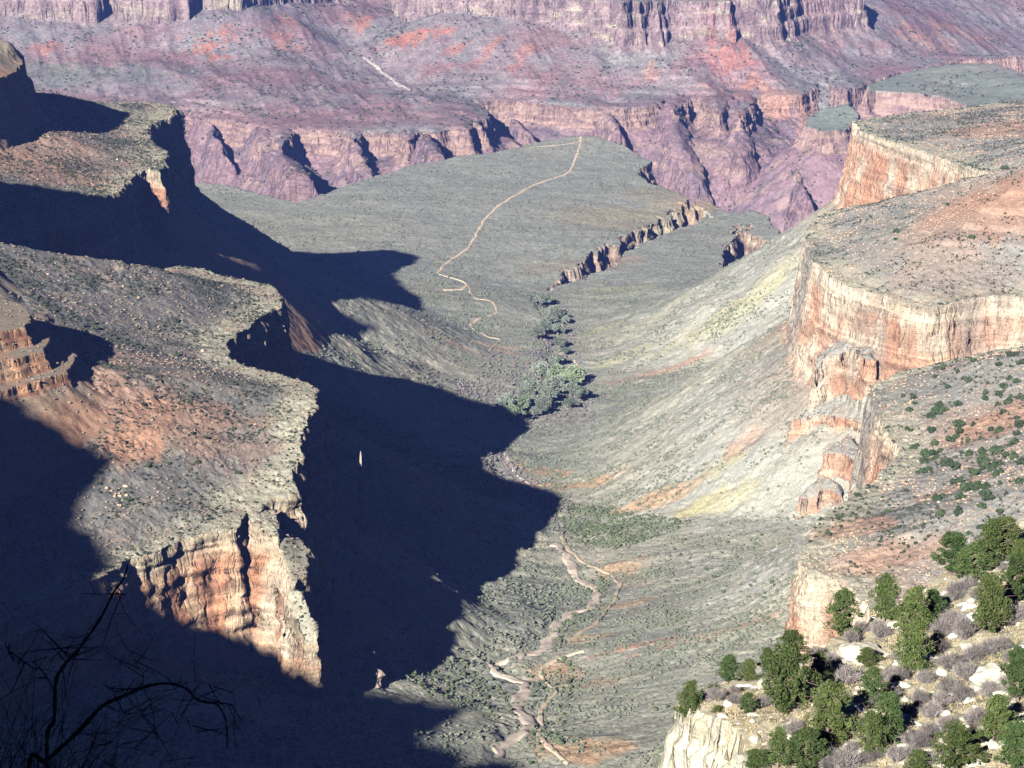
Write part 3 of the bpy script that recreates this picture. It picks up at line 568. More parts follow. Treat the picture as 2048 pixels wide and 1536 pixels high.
# ------------------------------------------------------------------ build the land
tick('start')
pq = raycast([p[0] for p in PATCH], [p[1] for p in PATCH])
PATCH = [tuple(p) + (q,) for p, q in zip(PATCH, pq) if not np.isnan(q[0])]
az = np.r_[np.linspace(-70, -16, 28)[:-1], np.linspace(-16, 16, 150), np.linspace(16, 45, 16)[1:]] * math.pi / 180
X0, Y0, T0_ = polar(az, np.exp(np.linspace(math.log(520), math.log(11500), 320)))
QUAL = 1.9
tick('patches')
LX, LY, LZ, LT = refine(X0, Y0, T0_, H, QUAL, 6)
tick('refined'); print('land verts', len(LX), 'tris', len(LT))
zz, tid, dd, mid_, fine_ = H(LX, LY, True)
V = np.c_[LX, LY, LZ]
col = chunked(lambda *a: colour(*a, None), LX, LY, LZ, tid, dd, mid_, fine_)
tick('colour')
# knock the steep faces out of the plain heightfield: ledges and overhangs
cl = ((tid == 1) | (tid == 2)) & (dd > 0) & (dd < 26)
k = cl * np.where(tid == 2, .6, 1.0)
bedv = n3(LX / 60, LY / 60, LZ / 6, 80) + .6 * n3(LX / 30, LY / 30, LZ / 2.6, 88); blk = n3(LX / 12, LY / 12, LZ / 11, 81); crk = n3(LX / 4, LY / 4, LZ / 9, 82)
c2 = n3(LX / 2.2, LY / 2.2, LZ / 5, 86); sgn = np.where(tid == 2, -1.0, 1.0); V[:, 0] += k * (blk * 3.2 + crk * 1.5 + c2 * .9) + cl * sgn * bedv * 1.5; V[:, 1] += k * (n3(LX / 9, LY / 9, LZ / 13, 83) * 2.6 + crk * 1.2 + c2 * .7 ) - cl * bedv * 1.5
cl = ((tid == 3) | (tid == 4) | (tid == 5) | (tid == 6)) & (dd > 0) & (dd < 400); k = cl * 1.0
blk = n3(LX / 26, LY / 26, LZ / 22, 84); V[:, 0] += k * blk * 5; V[:, 1] += k * n3(LX / 26, LY / 26, LZ / 22, 85) * 5
cx = LX[LT].mean(1); cy = LY[LT].mean(1); ct = tid[LT]
ft = np.where((ct[:, 0] == ct[:, 1]) | (ct[:, 0] == ct[:, 2]), ct[:, 0], ct[:, 1])
reg = np.zeros(len(LT), int)
reg[(ft == 0) & (cy < 4200)] = 0; reg[(ft == 0) & (cy >= 4200)] = 1
reg[(ft == 3)] = 2; reg[(ft == 4) | (ft == 5)] = 3; reg[ft == 6] = 4
reg[(ft == 1) | (ft == 7) | (ft == 8)] = 5; reg[ft == 2] = 6; reg[ft == 9] = 7
MATS = [land_mat('valley_ground', 14, 3.0, 0.30, 0.55), land_mat('plateau_ground', 22, 5.5, 0.26, 0.45), land_mat('gorge_rock', 16, 4, 0.35, crack=9), land_mat('far_rock', 40, 9, 0.42, crack=16),
        land_mat('far_platform', 30, 8, 0.25), land_mat('mesa_rock', 7, 1.5, 0.32, 0.35, crack=5.5), land_mat('mesa_rock_pale', 7, 1.6, 0.30, 0.35, crack=6.5), land_mat('ridge_rock', 10, 3, 0.3)]
for r_, nm in enumerate(['valley_floor', 'plateau', 'gorge_cliffs', 'far_canyon_wall', 'far_plateau', 'left_mesa', 'right_mesa', 'shaded_ridge']):
    f = LT[reg == r_]
    if not len(f): continue
    u, inv = np.unique(f, return_inverse=True)
    me = mesh_np(nm, V[u], inv.reshape(-1, 3), MATS[r_], col[u], True)
    link(nm, me, kind='structure')
# ------------------------------------------------------------------ trails and dry beds, draped on the land
tick('land linked')
def ribbon(name, px, w, mat, lift=1.2, wn=0.5, seg=5.0, **props):
    P = raycast([p[0] for p in px], [p[1] for p in px]); P = P[~np.isnan(P[:, 0])][:, :2]
    pts = []
    for i in range(len(P) - 1):                      # Catmull-Rom through the surveyed points
        p0 = P[max(i - 1, 0)]; p1 = P[i]; p2 = P[i + 1]; p3 = P[min(i + 2, len(P) - 1)]
        n = max(2, int(np.linalg.norm(p2 - p1) / seg))
        for t in np.arange(n) / n:
            pts.append(0.5 * ((2 * p1) + (-p0 + p2) * t + (2 * p0 - 5 * p1 + 4 * p2 - p3) * t * t + (-p0 + 3 * p1 - 3 * p2 + p3) * t ** 3))
    pts.append(P[-1]); pts = np.array(pts)
    pts += np.c_[n2(pts[:, 0] / 17, pts[:, 1] / 17, 3), n2(pts[:, 0] / 17, pts[:, 1] / 17, 5)] * w * 0.35
    d = np.gradient(pts, axis=0); d /= np.linalg.norm(d, axis=1)[:, None] + 1e-9; nrm = np.c_[-d[:, 1], d[:, 0]]
    ww = w * (1 + wn * n2(pts[:, 0] / 9, pts[:, 1] / 9, 6) + wn * n2(pts[:, 0] / 31, pts[:, 1] / 31, 7))
    ks = np.linspace(-0.5, 0.5, 7); rows = [pts + nrm * (ww * k)[:, None] for k in ks]
    A = np.stack(rows, 1); z = H(A[..., 0].ravel(), A[..., 1].ravel()).reshape(A.shape[:2])
    z = z.copy(); z[:, 1:-1] += lift; z[:, 0] -= 0.3; z[:, -1] -= 0.3
    m, k = z.shape; Vv = np.c_[A.reshape(-1, 2), z.ravel()]
    i = (np.arange(m - 1)[:, None] * k + np.arange(k - 1)[None]).ravel()
    me = mesh_np(name, Vv, np.c_[i, i + 1, i + k + 1, i + k], mat, None, True)
    return link(name, me, kind='structure', **props)
M_TRAIL = flat_mat('trail_dust', (.60, .50, .37), (.50, .40, .28), 0.2); M_WASH = flat_mat('wash_gravel', (.80, .69, .57), (.64, .53, .43), 0.35, 0.1); M_WASHF = flat_mat('far_wash', (.42, .38, .35), (.30, .27, .25), 0.05)
ribbon('creek_bed', [(994, 1518), (1011, 1488), (1049, 1460), (1062, 1442), (1042, 1426), (1032, 1409), (1052, 1385), (1049, 1368), (1022, 1358), (998, 1348), (988, 1334), (1015, 1320), (1056, 1310), (1080, 1300), (1097, 1279), (1111, 1255), (1138, 1228), (1182, 1216), (1196, 1197), (1186, 1177), (1152, 1160), (1145, 1136), (1131, 1112), (1107, 1090)], 10.5, M_WASH, 1.5, 0.5)
ribbon('creek_bed', [(1008, 905), (1018, 925), (1035, 950), (1062, 972), (1085, 998), (1100, 1010)], 4.5, M_WASH, 0.8, 0.5)
ribbon('creek_bed', [(728, 116), (752, 133), (772, 150), (800, 171), (822, 181)], 9, M_WASHF, 3.0, 0.4)
ribbon('trail', [(1138, 1528), (1121, 1518), (1104, 1498), (1087, 1484), (1076, 1467), (1085, 1453), (1082, 1430), (1090, 1409), (1111, 1387), (1097, 1368), (1083, 1349), (1085, 1336), (1104, 1324), (1135, 1312), (1165, 1303)], 4.4, M_TRAIL)
ribbon('trail', [(1135, 1286), (1158, 1269), (1193, 1245), (1213, 1221), (1230, 1200), (1240, 1170), (1223, 1153), (1193, 1136), (1158, 1118), (1135, 1095), (1124, 1074)], 4.2, M_TRAIL)
ribbon('trail', [(1162, 273), (1160, 290), (1152, 314), (1140, 342), (1107, 357), (1066, 372), (1022, 396), (988, 420), (967, 444), (950, 475), (931, 500), (902, 520), (878, 546), (892, 553), (919, 560), (935, 570), (919, 579), (885, 580)], 6.0, M_TRAIL, 1.0, 0.2, 12)
ribbon('trail', [(937, 572), (950, 596), (981, 602), (993, 623), (970, 635), (950, 643), (943, 654), (970, 671), (998, 678), (994, 686), (977, 705)], 4.0, M_TRAIL, 0.8)
ribbon('trail', [(1158, 284), (1130, 289), (1095, 292), (1056, 296)], 3.0, M_TRAIL, 1.0, 0.2, 12)
ribbon('trail', [(1148, 722), (1157, 734), (1156, 742), (1140, 753)], 2.4, M_TRAIL); ribbon('trail', [(1118, 700), (1124, 712), (1128, 718)], 2.2, M_TRAIL); ribbon('trail', [(1036, 711), (1035, 720), (1024, 728)], 2.4, M_TRAIL)

# ------------------------------------------------------------------ scattered cover: sampled by area over the open slopes
P0, P1_, P2_ = V[LT[:, 0]], V[LT[:, 1]], V[LT[:, 2]]
NR = np.cross(P1_ - P0, P2_ - P0); AR = np.linalg.norm(NR, axis=1) + 1e-9; NZ = np.abs(NR[:, 2]) / AR; AR = AR / 2; CT = (P0 + P1_ + P2_) / 3
sg = np.sign(NR[:, 2])[:, None]; NR = NR * sg
cpx, cpy = to_px(CT); vis = (cpx > -60) & (cpx < 2110) & (cpy > -40) & (cpy < 1590) & ((NR * CT).sum(1) < 0)
ICO = None
def ico():
    global ICO
    if ICO is None:
        p = (1 + 5 ** 0.5) / 2
        v = np.array([(-1, p, 0), (1, p, 0), (-1, -p, 0), (1, -p, 0), (0, -1, p), (0, 1, p), (0, -1, -p), (0, 1, -p), (p, 0, -1), (p, 0, 1), (-p, 0, -1), (-p, 0, 1)], float) / math.sqrt(1 + p * p)
        f = np.array([(0, 11, 5), (0, 5, 1), (0, 1, 7), (0, 7, 10), (0, 10, 11), (1, 5, 9), (5, 11, 4), (11, 10, 2), (10, 7, 6), (7, 1, 8), (3, 9, 4), (3, 4, 2), (3, 2, 6), (3, 6, 8), (3, 8, 9), (4, 9, 5), (2, 4, 11), (6, 2, 10), (8, 6, 7), (9, 8, 1)])
        ICO = (v, f)
    return ICO
def lumps(C0, rad, squash=0.7, jit=0.35, sub=None, sink=0.2):
    v, f = ico(); n = len(C0)
    J = 1 + rng.uniform(-jit, jit, (n, 12, 1)); a = rng.uniform(0, 6.28, n); ca, sa = np.cos(a)[:, None], np.sin(a)[:, None]
    W = v[None] * J * rad[:, None, None]; el = rng.uniform(0.75, 1.3, n)[:, None]
    X = W[..., 0] * el; Y = W[..., 1] / el; Z = W[..., 2] * squash
    Q = np.stack([X * ca - Y * sa, X * sa + Y * ca, Z + rad[:, None] * squash * (1 - sink)], -1) + C0[:, None]
    T = f[None] + (np.arange(n) * 12)[:, None, None]
    return Q.reshape(-1, 3), T.reshape(-1, 3)
def pick(mask, n, dens=None):
    idx = np.nonzero(mask)[0]
    if not len(idx): return np.zeros((0, 3))
    w = AR[idx] * (dens[idx] if dens is not None else 1); w = w / w.sum()
    c = rng.choice(idx, n, p=w); u = rng.random((n, 2)); fl = u.sum(1) > 1; u[fl] = 1 - u[fl]
    return P0[c] + (P1_[c] - P0[c]) * u[:, :1] + (P2_[c] - P0[c]) * u[:, 1:]
cl1 = fbm(CT[:, 0], CT[:, 1], 55, 3, 101); cl2 = fbm(CT[:, 0], CT[:, 1], 16, 2, 102)
dens = np.clip(0.35 + cl1 * 2.2 + cl2 * 1.6, 0.02, 4)
Yc = CT[:, 1]; open_ = vis & (NZ > 0.55)
fd = dd[LT[:, 0]]
M_SAGE = flat_mat('sage', (.15, .17, .115), (.21, .22, .165), 0.03); M_DARK = flat_mat('blackbrush', (.055, .07, .04), (.09, .10, .065), 0.03); M_RUB = flat_mat('rubble', (.38, .32, .24), (.30, .22, .16), 0.05)
M_RUBR = flat_mat('red_rubble', (.50, .32, .21), (.55, .45, .33), 0.05)
def stuff(name, C0, rad, mat, squash, label, cat, jit=0.35):
    Vv, T = lumps(C0, rad, squash, jit)
    me = mesh_np(name, Vv, T, mat, None, False); return link(name, me, kind='stuff', label=label, category=cat)
def sz(n, a, b): return a + (b - a) * rng.random(n) ** 2.2
A_ = pick(open_ & (ft == 0) & (Yc < 4200), 26000, dens); B_ = pick(open_ & (ft == 2) & (fd > 24) , 11000, dens); Cc = pick(open_ & (ft == 1) & (fd > 24), 3500, dens)
D_ = np.r_[A_, B_, Cc]; stuff('sagebrush', D_, sz(len(D_), .5, 1.9), M_SAGE, 0.75, 'grey green sagebrush dotted over the valley floor and its side slopes', 'scrub')
D_ = pick(open_ & (ft == 0) & (Yc >= 4200), 9000, dens); stuff('desert_scrub', D_, sz(len(D_), .9, 2.4), M_SAGE, 0.7, 'low grey green scrub covering the flat plateau', 'scrub')
top1 = open_ & (ft == 1) & (fd < 0); top2 = open_ & (ft == 2) & (fd < 0)
D_ = np.r_[pick(top1, 15000, dens), pick(top2, 9000, dens)]; stuff('blackbrush', D_, sz(len(D_), .4, 1.5), M_DARK, 0.75, 'dark low brush scattered over the mesa tops', 'scrub')
D_ = np.r_[pick(top1, 8000, np.clip(1 / dens, .1, 6)), pick(top1 & (fd > -40), 2500), pick((ft == 8) & vis, 700)]; stuff('rubble', D_, sz(len(D_), .35, 1.5), M_RUB, 0.6, 'pale loose rocks strewn over the left mesa tops', 'rubble', 0.45)
D_ = np.r_[pick(top2, 9000, 1 / dens), pick(open_ & (ft == 2) & (fd > 18) & (fd < 120), 2500)]; stuff('red_rubble', D_, sz(len(D_), .35, 1.3), M_RUBR, 0.6, 'tan and reddish loose rocks strewn over the right mesa', 'rubble', 0.45)
D_ = pick(vis & (NZ > .4) & ((ft == 4) | (ft == 5) | (ft == 6)), 9000, np.clip(.3 + cl1 * 2, .02, 3)); stuff('hillside_scrub', D_, sz(len(D_), 1.2, 4.2), M_DARK, 0.7, 'dark specks of brush across the far canyon wall', 'scrub')
tick('stuff')

# ------------------------------------------------------------------ helpers for plants and rocks
def tube(P, rad, k=6):
    P = np.array(P, float); rad = np.broadcast_to(np.asarray(rad, float), (len(P),))
    d = np.gradient(P, axis=0); d /= np.linalg.norm(d, axis=1)[:, None] + 1e-9
    up = np.array([0.31, 0.17, 0.93]); s1 = np.cross(d, up); s1 /= np.linalg.norm(s1, axis=1)[:, None] + 1e-9; s2 = np.cross(d, s1)
    a = np.arange(k) / k * 2 * math.pi
    Vv = P[:, None] + rad[:, None, None] * (s1[:, None] * np.cos(a)[None, :, None] + s2[:, None] * np.sin(a)[None, :, None])
    n = len(P); F_ = []
    for i in range(n - 1):
        for j in range(k):
            F_.append((i * k + j, i * k + (j + 1) % k, (i + 1) * k + (j + 1) % k, (i + 1) * k + j))
    return Vv.reshape(-1, 3), np.array(F_)
class MB:
    def __init__(s): s.v = []; s.f = []; s.n = 0
    def add(s, V_, F_): s.v.append(V_); s.f.append(np.asarray(F_) + s.n); s.n += len(V_)
    def mesh(s, name, mat, smooth=True):
        return mesh_np(name, np.concatenate(s.v), np.concatenate(s.f), mat, None, smooth)
def wobble(a, b, n, amp, r):
    t = np.linspace(0, 1, n)[:, None]; P = np.array(a) * (1 - t) + np.array(b) * t
    w = r.normal(0, amp, (n, 3)); w[0] = 0; return P + np.cumsum(w, 0) * 0.5
def leaves(cent, rad, n, size, r, flat=0.35, hollow=0.45):
    """n small two-sided leaf sprays spread through lumps, thicker near the outside"""
    c = r.integers(0, len(cent), n); u = r.normal(0, 1, (n, 3)); u /= np.linalg.norm(u, axis=1)[:, None]
    q = cent[c] + u * (rad[c] * (0.45 + 0.62 * r.random(n) ** 0.6))[:, None] * np.array([1, 1, .9])
    a = r.normal(0, 1, (n, 3)); a += u * 0.8; a /= np.linalg.norm(a, axis=1)[:, None]
    b = np.cross(a, r.normal(0, 1, (n, 3))); b /= np.linalg.norm(b, axis=1)[:, None]
    L = size * r.uniform(.6, 1.5, n)[:, None]; W = L * flat * r.uniform(.7, 1.5, n)[:, None]
    Q = np.stack([q - a * L * .5, q + b * W, q + a * L * .6, q - b * W], 1)
    return Q.reshape(-1, 3), np.arange(n * 4).reshape(-1, 4)
M_BARK = flat_mat('bark', (.14, .10, .075), (.22, .18, .15), 3.0, 0.03); M_JUN = flat_mat('juniper_leaf', (.05, .08, .024), (.115, .145, .05), 1.4)
M_JUN2 = flat_mat('pinyon_leaf', (.04, .075, .025), (.09, .13, .045), 1.4); M_COT = flat_mat('cottonwood_leaf', (.16, .215, .12), (.24, .295, .18), 0.3); M_COT2 = flat_mat('willow_leaf', (.145, .18, .135), (.225, .25, .195), 0.3)
M_BARE = flat_mat('grey_twigs', (.19, .17, .165), (.30, .27, .26), 1.2); M_DEAD = flat_mat('dead_wood', (.02, .018, .014), (.085, .075, .055), 9.0, 0.012)
def conifer(seed, h=6.0, w=4.6, n=9000, mat=None, lean=0.0, leaf=0.145):
    r = np.random.default_rng(seed); t = MB()
    tr = wobble((0, 0, -0.4), (lean, r.normal(0, .2), h * .82), 9, .08, r); t.add(*tube(tr, np.linspace(.17, .035, 9) * h / 5))
    cs = []; rs = []
    nb = 46
    for i in range(nb):
        f = (i + .5) / nb; z0 = h * (.10 + .78 * f); a = i * 2.4 + r.uniform(-.4, .4)
        prof = min(1, (f + .12) / .3) ** .7 * (1.04 - f) ** .62
        L = w * .5 * prof * r.uniform(.35, 1.25)
        b0 = np.array([np.interp(z0, tr[:, 2], tr[:, k]) for k in range(3)])
        e = b0 + np.array([math.cos(a) * L, math.sin(a) * L, L * r.uniform(.1, .5)])
        t.add(*tube(wobble(b0, e, 5, .05, r), np.linspace(.055, .012, 5) * h / 5, 4))
        for q in (0.55, 0.95):
            cs.append(b0 + (e - b0) * q + r.normal(0, .14, 3)); rs.append(w * .084 * r.uniform(.5, 1.6) * (1.1 if q > .9 else .8))
    for i in range(14):                                # bare dead limbs poking out
        z0 = h * r.uniform(.05, .8); a = r.uniform(0, 6.28); b0 = np.array([np.interp(z0, tr[:, 2], tr[:, k]) for k in range(3)]); L = w * .5 * r.uniform(.8, 1.2)
        e = b0 + np.array([math.cos(a) * L, math.sin(a) * L, L * r.uniform(-.1, .5)]); t.add(*tube(wobble(b0, e, 6, .08, r), np.linspace(.04, .012, 6) * h / 5, 4))
    cs.append(tr[-1] + [0, 0, .15 * h * .4]); rs.append(w * .11); cs.append(tr[-1]); rs.append(w * .15)
    c = MB(); c.add(*leaves(np.array(cs), np.array(rs), n, leaf, r)); return t.mesh('trunk', M_BARK), c.mesh('crown', mat or M_JUN, False)
def broadleaf(seed, h=13.0, w=13.0, n=1500, mat=None):
    r = np.random.default_rng(seed); t = MB(); tr = wobble((0, 0, -1), (r.normal(0, .5), 0, h * .45), 6, .15, r); t.add(*tube(tr, np.linspace(.5, .3, 6)))
    cs = []; rs = []
    for i in range(13):
        a = i * 2.4; rr = w * .5 * math.sqrt((i + .5) / 13) * .8; e = np.array([math.cos(a) * rr, math.sin(a) * rr, h * (.86 - .36 * (rr / (w * .5)) ** 1.5) + r.normal(0, .5)])
        t.add(*tube(wobble(tr[-1], e, 4, .2, r), np.linspace(.22, .06, 4), 4)); cs.append(e); rs.append(w * .12 * r.uniform(.6, 1.5))
        cs.append(e + r.normal(0, 1, 3) * [1.4, 1.4, .8] - [0, 0, 1.5]); rs.append(w * .10)
    c = MB(); c.add(*leaves(np.array(cs), np.array(rs), n, .8, r, .5)); return t.mesh('trunk', M_BARK), c.mesh('crown', mat or M_COT, False)
def twigs(seed, h=1.6, w=2.4, n=260, rad=.012, stems=9):
    r = np.random.default_rng(seed); b = MB()
    for i in range(n):
        a = r.uniform(0, 6.28); k = r.random() ** .6; s0 = np.array([math.cos(a), math.sin(a), 0]) * w * .12 * r.random()
        e = np.array([math.cos(a) * w * .5 * k, math.sin(a) * w * .5 * k, h * (1.05 - .45 * k * k) * r.uniform(.6, 1.05)])
        m_ = (s0 + e) / 2 + r.normal(0, .09, 3) * h + [0, 0, .06 * h]
        b.add(*tube([s0, m_, e], [rad * 1.6, rad, rad * .5], 3))
        for j in range(2):
            q = m_ + (e - m_) * r.uniform(0, .8); g = q + (e - m_) * .4 + r.normal(0, .14, 3) * h; b.add(*tube([q, g], [rad * .8, rad * .4], 3))
    return b
def rock(seed, sx, sy, sz_, mat, name='boulder', sub=3, rough=.22, cut=7):
    r = np.random.default_rng(seed); bm = bmesh.new(); bmesh.ops.create_icosphere(bm, subdivisions=sub, radius=1.0)
    pl = [(lambda u: (u / np.linalg.norm(u), r.uniform(.5, .85)))(r.normal(0, 1, 3)) for _ in range(cut)]
    for v in bm.verts:
        p = np.array(v.co)
        for nrm, d_ in pl:
            e = p @ nrm - d_
            if e > 0: p = p - nrm * e * .9
        p = p * (1 + rough * .35 * float(n3(np.array([p[0] * 3.1 + seed]), np.array([p[1] * 3.1]), np.array([p[2] * 3.1]), 5)[0]) + rough * .12 * float(n3(np.array([p[0] * 9 + seed]), np.array([p[1] * 9]), np.array([p[2] * 9]), 6)[0]))
        v.co = p * np.array([sx, sy, sz_])
    me = bpy.data.meshes.new(name); bm.to_mesh(me); bm.free(); me.materials.append(mat)
    return me
import bmesh
def copy_thing(root, kids, loc, rz, sc, **props):
    c = root.copy(); COL.objects.link(c); c.location = loc; c.rotation_euler = (0, 0, rz); c.scale = sc
    for k_, v_ in props.items(): c[k_] = v_
    for ch in kids:
        d_ = ch.copy(); COL.objects.link(d_); d_.parent = c
    return c
class Kind:
    """one thing with its parts, then copies of it"""
    def __init__(s, name, parts, cat, single=None):
        s.used = False; s.cat = cat; s.name = name; s.parts = parts; s.single = single; s.root = None
    def put(s, loc, rz, sc, label, group=None):
        pr = dict(label=label, category=s.cat)
        if group: pr['group'] = group
        if not s.used:
            s.used = True
            if s.single is not None: s.root = link(s.name, s.single, None, loc, (0, 0, rz), sc, **pr); s.kids = []
            else:
                s.root = link(s.name, None, None, loc, (0, 0, rz), sc, **pr); s.kids = [link(pn, me, s.root) for pn, me in s.parts]
            return s.root
        return copy_thing(s.root, s.kids, loc, rz, sc, **pr)
def in_poly(px, py, poly):
    ins = np.zeros(len(px), bool)
    for (ax, ay), (bx, by) in zip(poly, poly[1:] + poly[:1]):
        if ay != by: ins ^= ((ay > py) != (by > py)) & (px < ax + (bx - ax) * (py - ay) / (by - ay))
    return ins
def scatter(poly, n, mask=None, dn=None):
    m = vis & in_poly(cpx, cpy, poly) & (NZ > .5)
    if mask is not None: m &= mask
    return pick(m, n, dn)

# ------------------------------------------------------------------ cottonwoods of the oasis
COT = [Kind('cottonwood_tree', None, 'tree') for _ in range(4)]
for i, k_ in enumerate(COT): k_.parts = list(zip(('trunk', 'crown'), broadleaf(20 + i, 11.5 + i, 13 + (i % 2) * 2, 2600, M_COT if i < 2 else M_COT2)))
IG = [(660, 330, 110, 2), (700, 390, 130, 2), (600, 450, 130, 2), (560, 520, 110, 3), (700, 530, 120, 2), (480, 570, 110, 3), (780, 420, 80, 2), (540, 250, 130, 3), (440, 210, 100, 3), (720, 680, 110, 3), (770, 730, 80, 3), (690, 860, 130, 2), (700, 960, 150, 0), (520, 1030, 180, 2), (660, 1040, 170, 0), (850, 1050, 190, 1), (770, 1100, 150, 1), (430, 1150, 170, 2),
      (380, 1215, 120, 3), (650, 1150, 180, 2), (600, 1240, 170, 2), (820, 1160, 120, 3), (560, 1290, 130, 2), (900, 1220, 140, 3), (820, 1290, 110, 3), (1000, 1170, 80, 3), (170, 1330, 170, 2), (240, 1290, 120, 3), (320, 1330, 160, 1), (230, 1390, 150, 0), (110, 1370, 110, 3), (470, 1310, 150, 2), (540, 1340, 110, 3), (380, 1270, 110, 3), (470, 1385, 110, 2)]
Q = raycast([980 + a / 5.12 for a, b, c, d in IG], [569 + b / 5.12 for a, b, c, d in IG])
for (a, b, c, d), q in zip(IG, Q):
    wpx = c / 5.12; size = 1.45 * wpx / F * np.linalg.norm(q) / 13.5; g = 'cottonwoods crowding the spring on the valley floor'
    up = b < 620
    lab = ('yellow green leafy cottonwood in the brightest clump of the oasis' if d < 2 else 'grey green cottonwood in the large grove at the spring') if not up else 'dull grey green cottonwood in the smaller grove up the creek, nearer the plateau'
    COT[d].put((q[0], q[1], H(q[0:1], q[1:2])[0] - .3), random.uniform(0, 6.28), (size, size, size * random.uniform(.8, 1.0)), lab, ('bright ' if d < 2 and not up else 'upper ' if up else '') + g)
# brush along the creek
def brush(name, polys, mats, label, r0, r1):
    PP = np.concatenate([scatter(p, n) for p, n in polys]); stuff(name, PP, sz(len(PP), r0, r1), mats, 0.8, label, 'brush', .5)
M_BR1 = flat_mat('creek_brush', (.15, .125, .13), (.22, .19, .19), 0.05); M_BR2 = flat_mat('green_brush', (.075, .10, .045), (.15, .18, .10), 0.04)
brush('streamside_brush', [([(985, 850), (1060, 760), (1060, 690), (1110, 600), (1140, 620), (1150, 690), (1180, 780), (1190, 850), (1080, 870)], 900), ([(965, 900), (1010, 905), (1090, 980), (1150, 1010), (1130, 1080), (1040, 1010), (960, 980)], 800), ([(1000, 700), (1080, 700), (1060, 800), (960, 830), (900, 780)], 500)], M_BR1, 'leafless purplish grey brush lining the creek around the grove', .9, 2.6)
brush('green_thicket', [([(1080, 990), (1160, 1010), (1300, 1030), (1390, 1045), (1300, 1080), (1230, 1100), (1150, 1085), (1110, 1060)], 1500), ([(1060, 1340), (1160, 1300), (1120, 1500), (1060, 1536)], 200), ([(1120, 1290), (1240, 1200), (1200, 1130), (1100, 1270)], 180), ([(800, 1300), (960, 1330), (1040, 1400), (1020, 1450), (850, 1400)], 260), ([(930, 1230), (1080, 1120), (1150, 1210), (1060, 1290)], 60), ([(1340, 1080), (1560, 1060), (1560, 1300), (1300, 1440)], 200)], M_BR2, 'dense dark green brush filling the gullies beside the creek', .8, 2.3)
tick('cottonwoods')

# ------------------------------------------------------------------ junipers and boulders on the mesas
def bushmesh(seed, n=170):
    r = np.random.default_rng(seed); c = MB(); cs = r.normal(0, .45, (7, 3)) * [1, 1, .5] + [0, 0, .75]
    v, f = lumps(cs - [0, 0, .3], np.full(7, .5), .95, .4, sink=.4); c.add(v, np.c_[f, f[:, 0]][:, :3]); v, f = leaves(cs, np.full(7, .55), n, .42, r, .6)
    c2 = MB(); c2.add(v, f); a = c.mesh('a', M_JUN2, False); 
    V_ = np.concatenate(c.v + c2.v); fq = np.concatenate(c2.f) + c.n; T_ = np.concatenate([np.concatenate(c.f), fq[:, :3], fq[:, [0, 2, 3]]])
    bpy.data.meshes.remove(a); return mesh_np('juniper_bush', V_, T_, flat_mat('juniper_bush_leaf', (.035, .062, .026), (.075, .10, .045), .8), None, False)
JB = [Kind('juniper_bush', None, 'bush', bushmesh(60 + i)) for i in range(4)]
fields = [([(1790, 800), (1900, 730), (2060, 705), (2060, 1090), (1900, 1080), (1860, 1000), (1820, 900)], 190, 1.7, 3.8, 'round dark green juniper dotting the slope of the near right mesa', 'junipers on the near right mesa'),
          ([(1700, 1000), (1800, 900), (1860, 1090), (1700, 1120), (1640, 1080)], 20, 1.2, 2.2, 'small juniper on the bare bench of the near right mesa', 'junipers on the bare bench of the right mesa'),
          ([(1880, 380), (1990, 330), (2060, 280), (2060, 560), (1900, 560), (1700, 520)], 40, 1.6, 3.4, 'small dark juniper on the red slope of the middle right mesa', 'junipers on the middle right mesa'),
          ([(60, 520), (330, 550), (470, 720), (280, 720), (100, 600)], 35, 1.5, 2.9, 'dark green juniper among the boulders of the left mesa', 'junipers among the left boulders'),
          ([(200, 880), (450, 800), (600, 800), (540, 960), (300, 1050), (180, 1000)], 25, 1.0, 2.0, 'lone green bush on the flat top of the near left mesa', 'bushes on the near left mesa')]
for poly, n, a, b, lab, g in fields:
    for p in scatter(poly, n, None, np.clip(dens, .5, 1.3)):
        k_ = random.choice(JB); s_ = random.uniform(a, b); k_.put(tuple(p - [0, 0, .2]), random.uniform(0, 6.28), (s_, s_, s_ * random.uniform(.8, 1.1)), lab, g)
M_BOUL = flat_mat('orange_boulder', (.55, .36, .23), (.50, .44, .34), 0.6, .1); M_LIME = flat_mat('limestone', (.66, .63, .52), (.50, .48, .38), 0.9, .15)
RK = [Kind('boulder', None, 'boulder', rock(80 + i, 1, .8, .7, M_BOUL, 'boulder', 2, .3)) for i in range(5)]
fields = [([(60, 520), (330, 545), (470, 700), (420, 740), (280, 700), (100, 560)], 120, .8, 3.2, 'tan angular boulder in the rockfall on the middle left mesa', 'boulders of the left rockfall'),
          ([(180, 920), (260, 920), (250, 1040), (170, 1020)], 26, .8, 2.2, 'reddish boulder beside the shadow on the near left mesa', 'boulders beside the shadow edge'),
          ([(120, 240), (300, 280), (300, 350), (60, 390), (0, 330)], 60, 1.0, 2.6, 'pale boulder on the broad top of the far left mesa', 'boulders on the far left mesa'),
          ([(300, 720), (600, 760), (560, 900), (350, 830)], 20, .8, 2.0, 'isolated pale boulder on the near left mesa flat', 'boulders on the near left flat'),
          ([(1750, 900), (2048, 850), (2048, 1080), (1800, 1090), (1700, 1050)], 30, .8, 2.2, 'orange boulder between junipers on the right slope', 'boulders on the right slope')]
for poly, n, a, b, lab, g in fields:
    for p in scatter(poly, n, None, dens):
        k_ = random.choice(RK); s_ = a + (b - a) * random.random() ** 2.2; k_.put(tuple(p + [0, 0, .15]), random.uniform(0, 6.28), (s_ * 1.2, s_, s_ * random.uniform(.8, 1.2)), lab, g)
tick('mesa things')

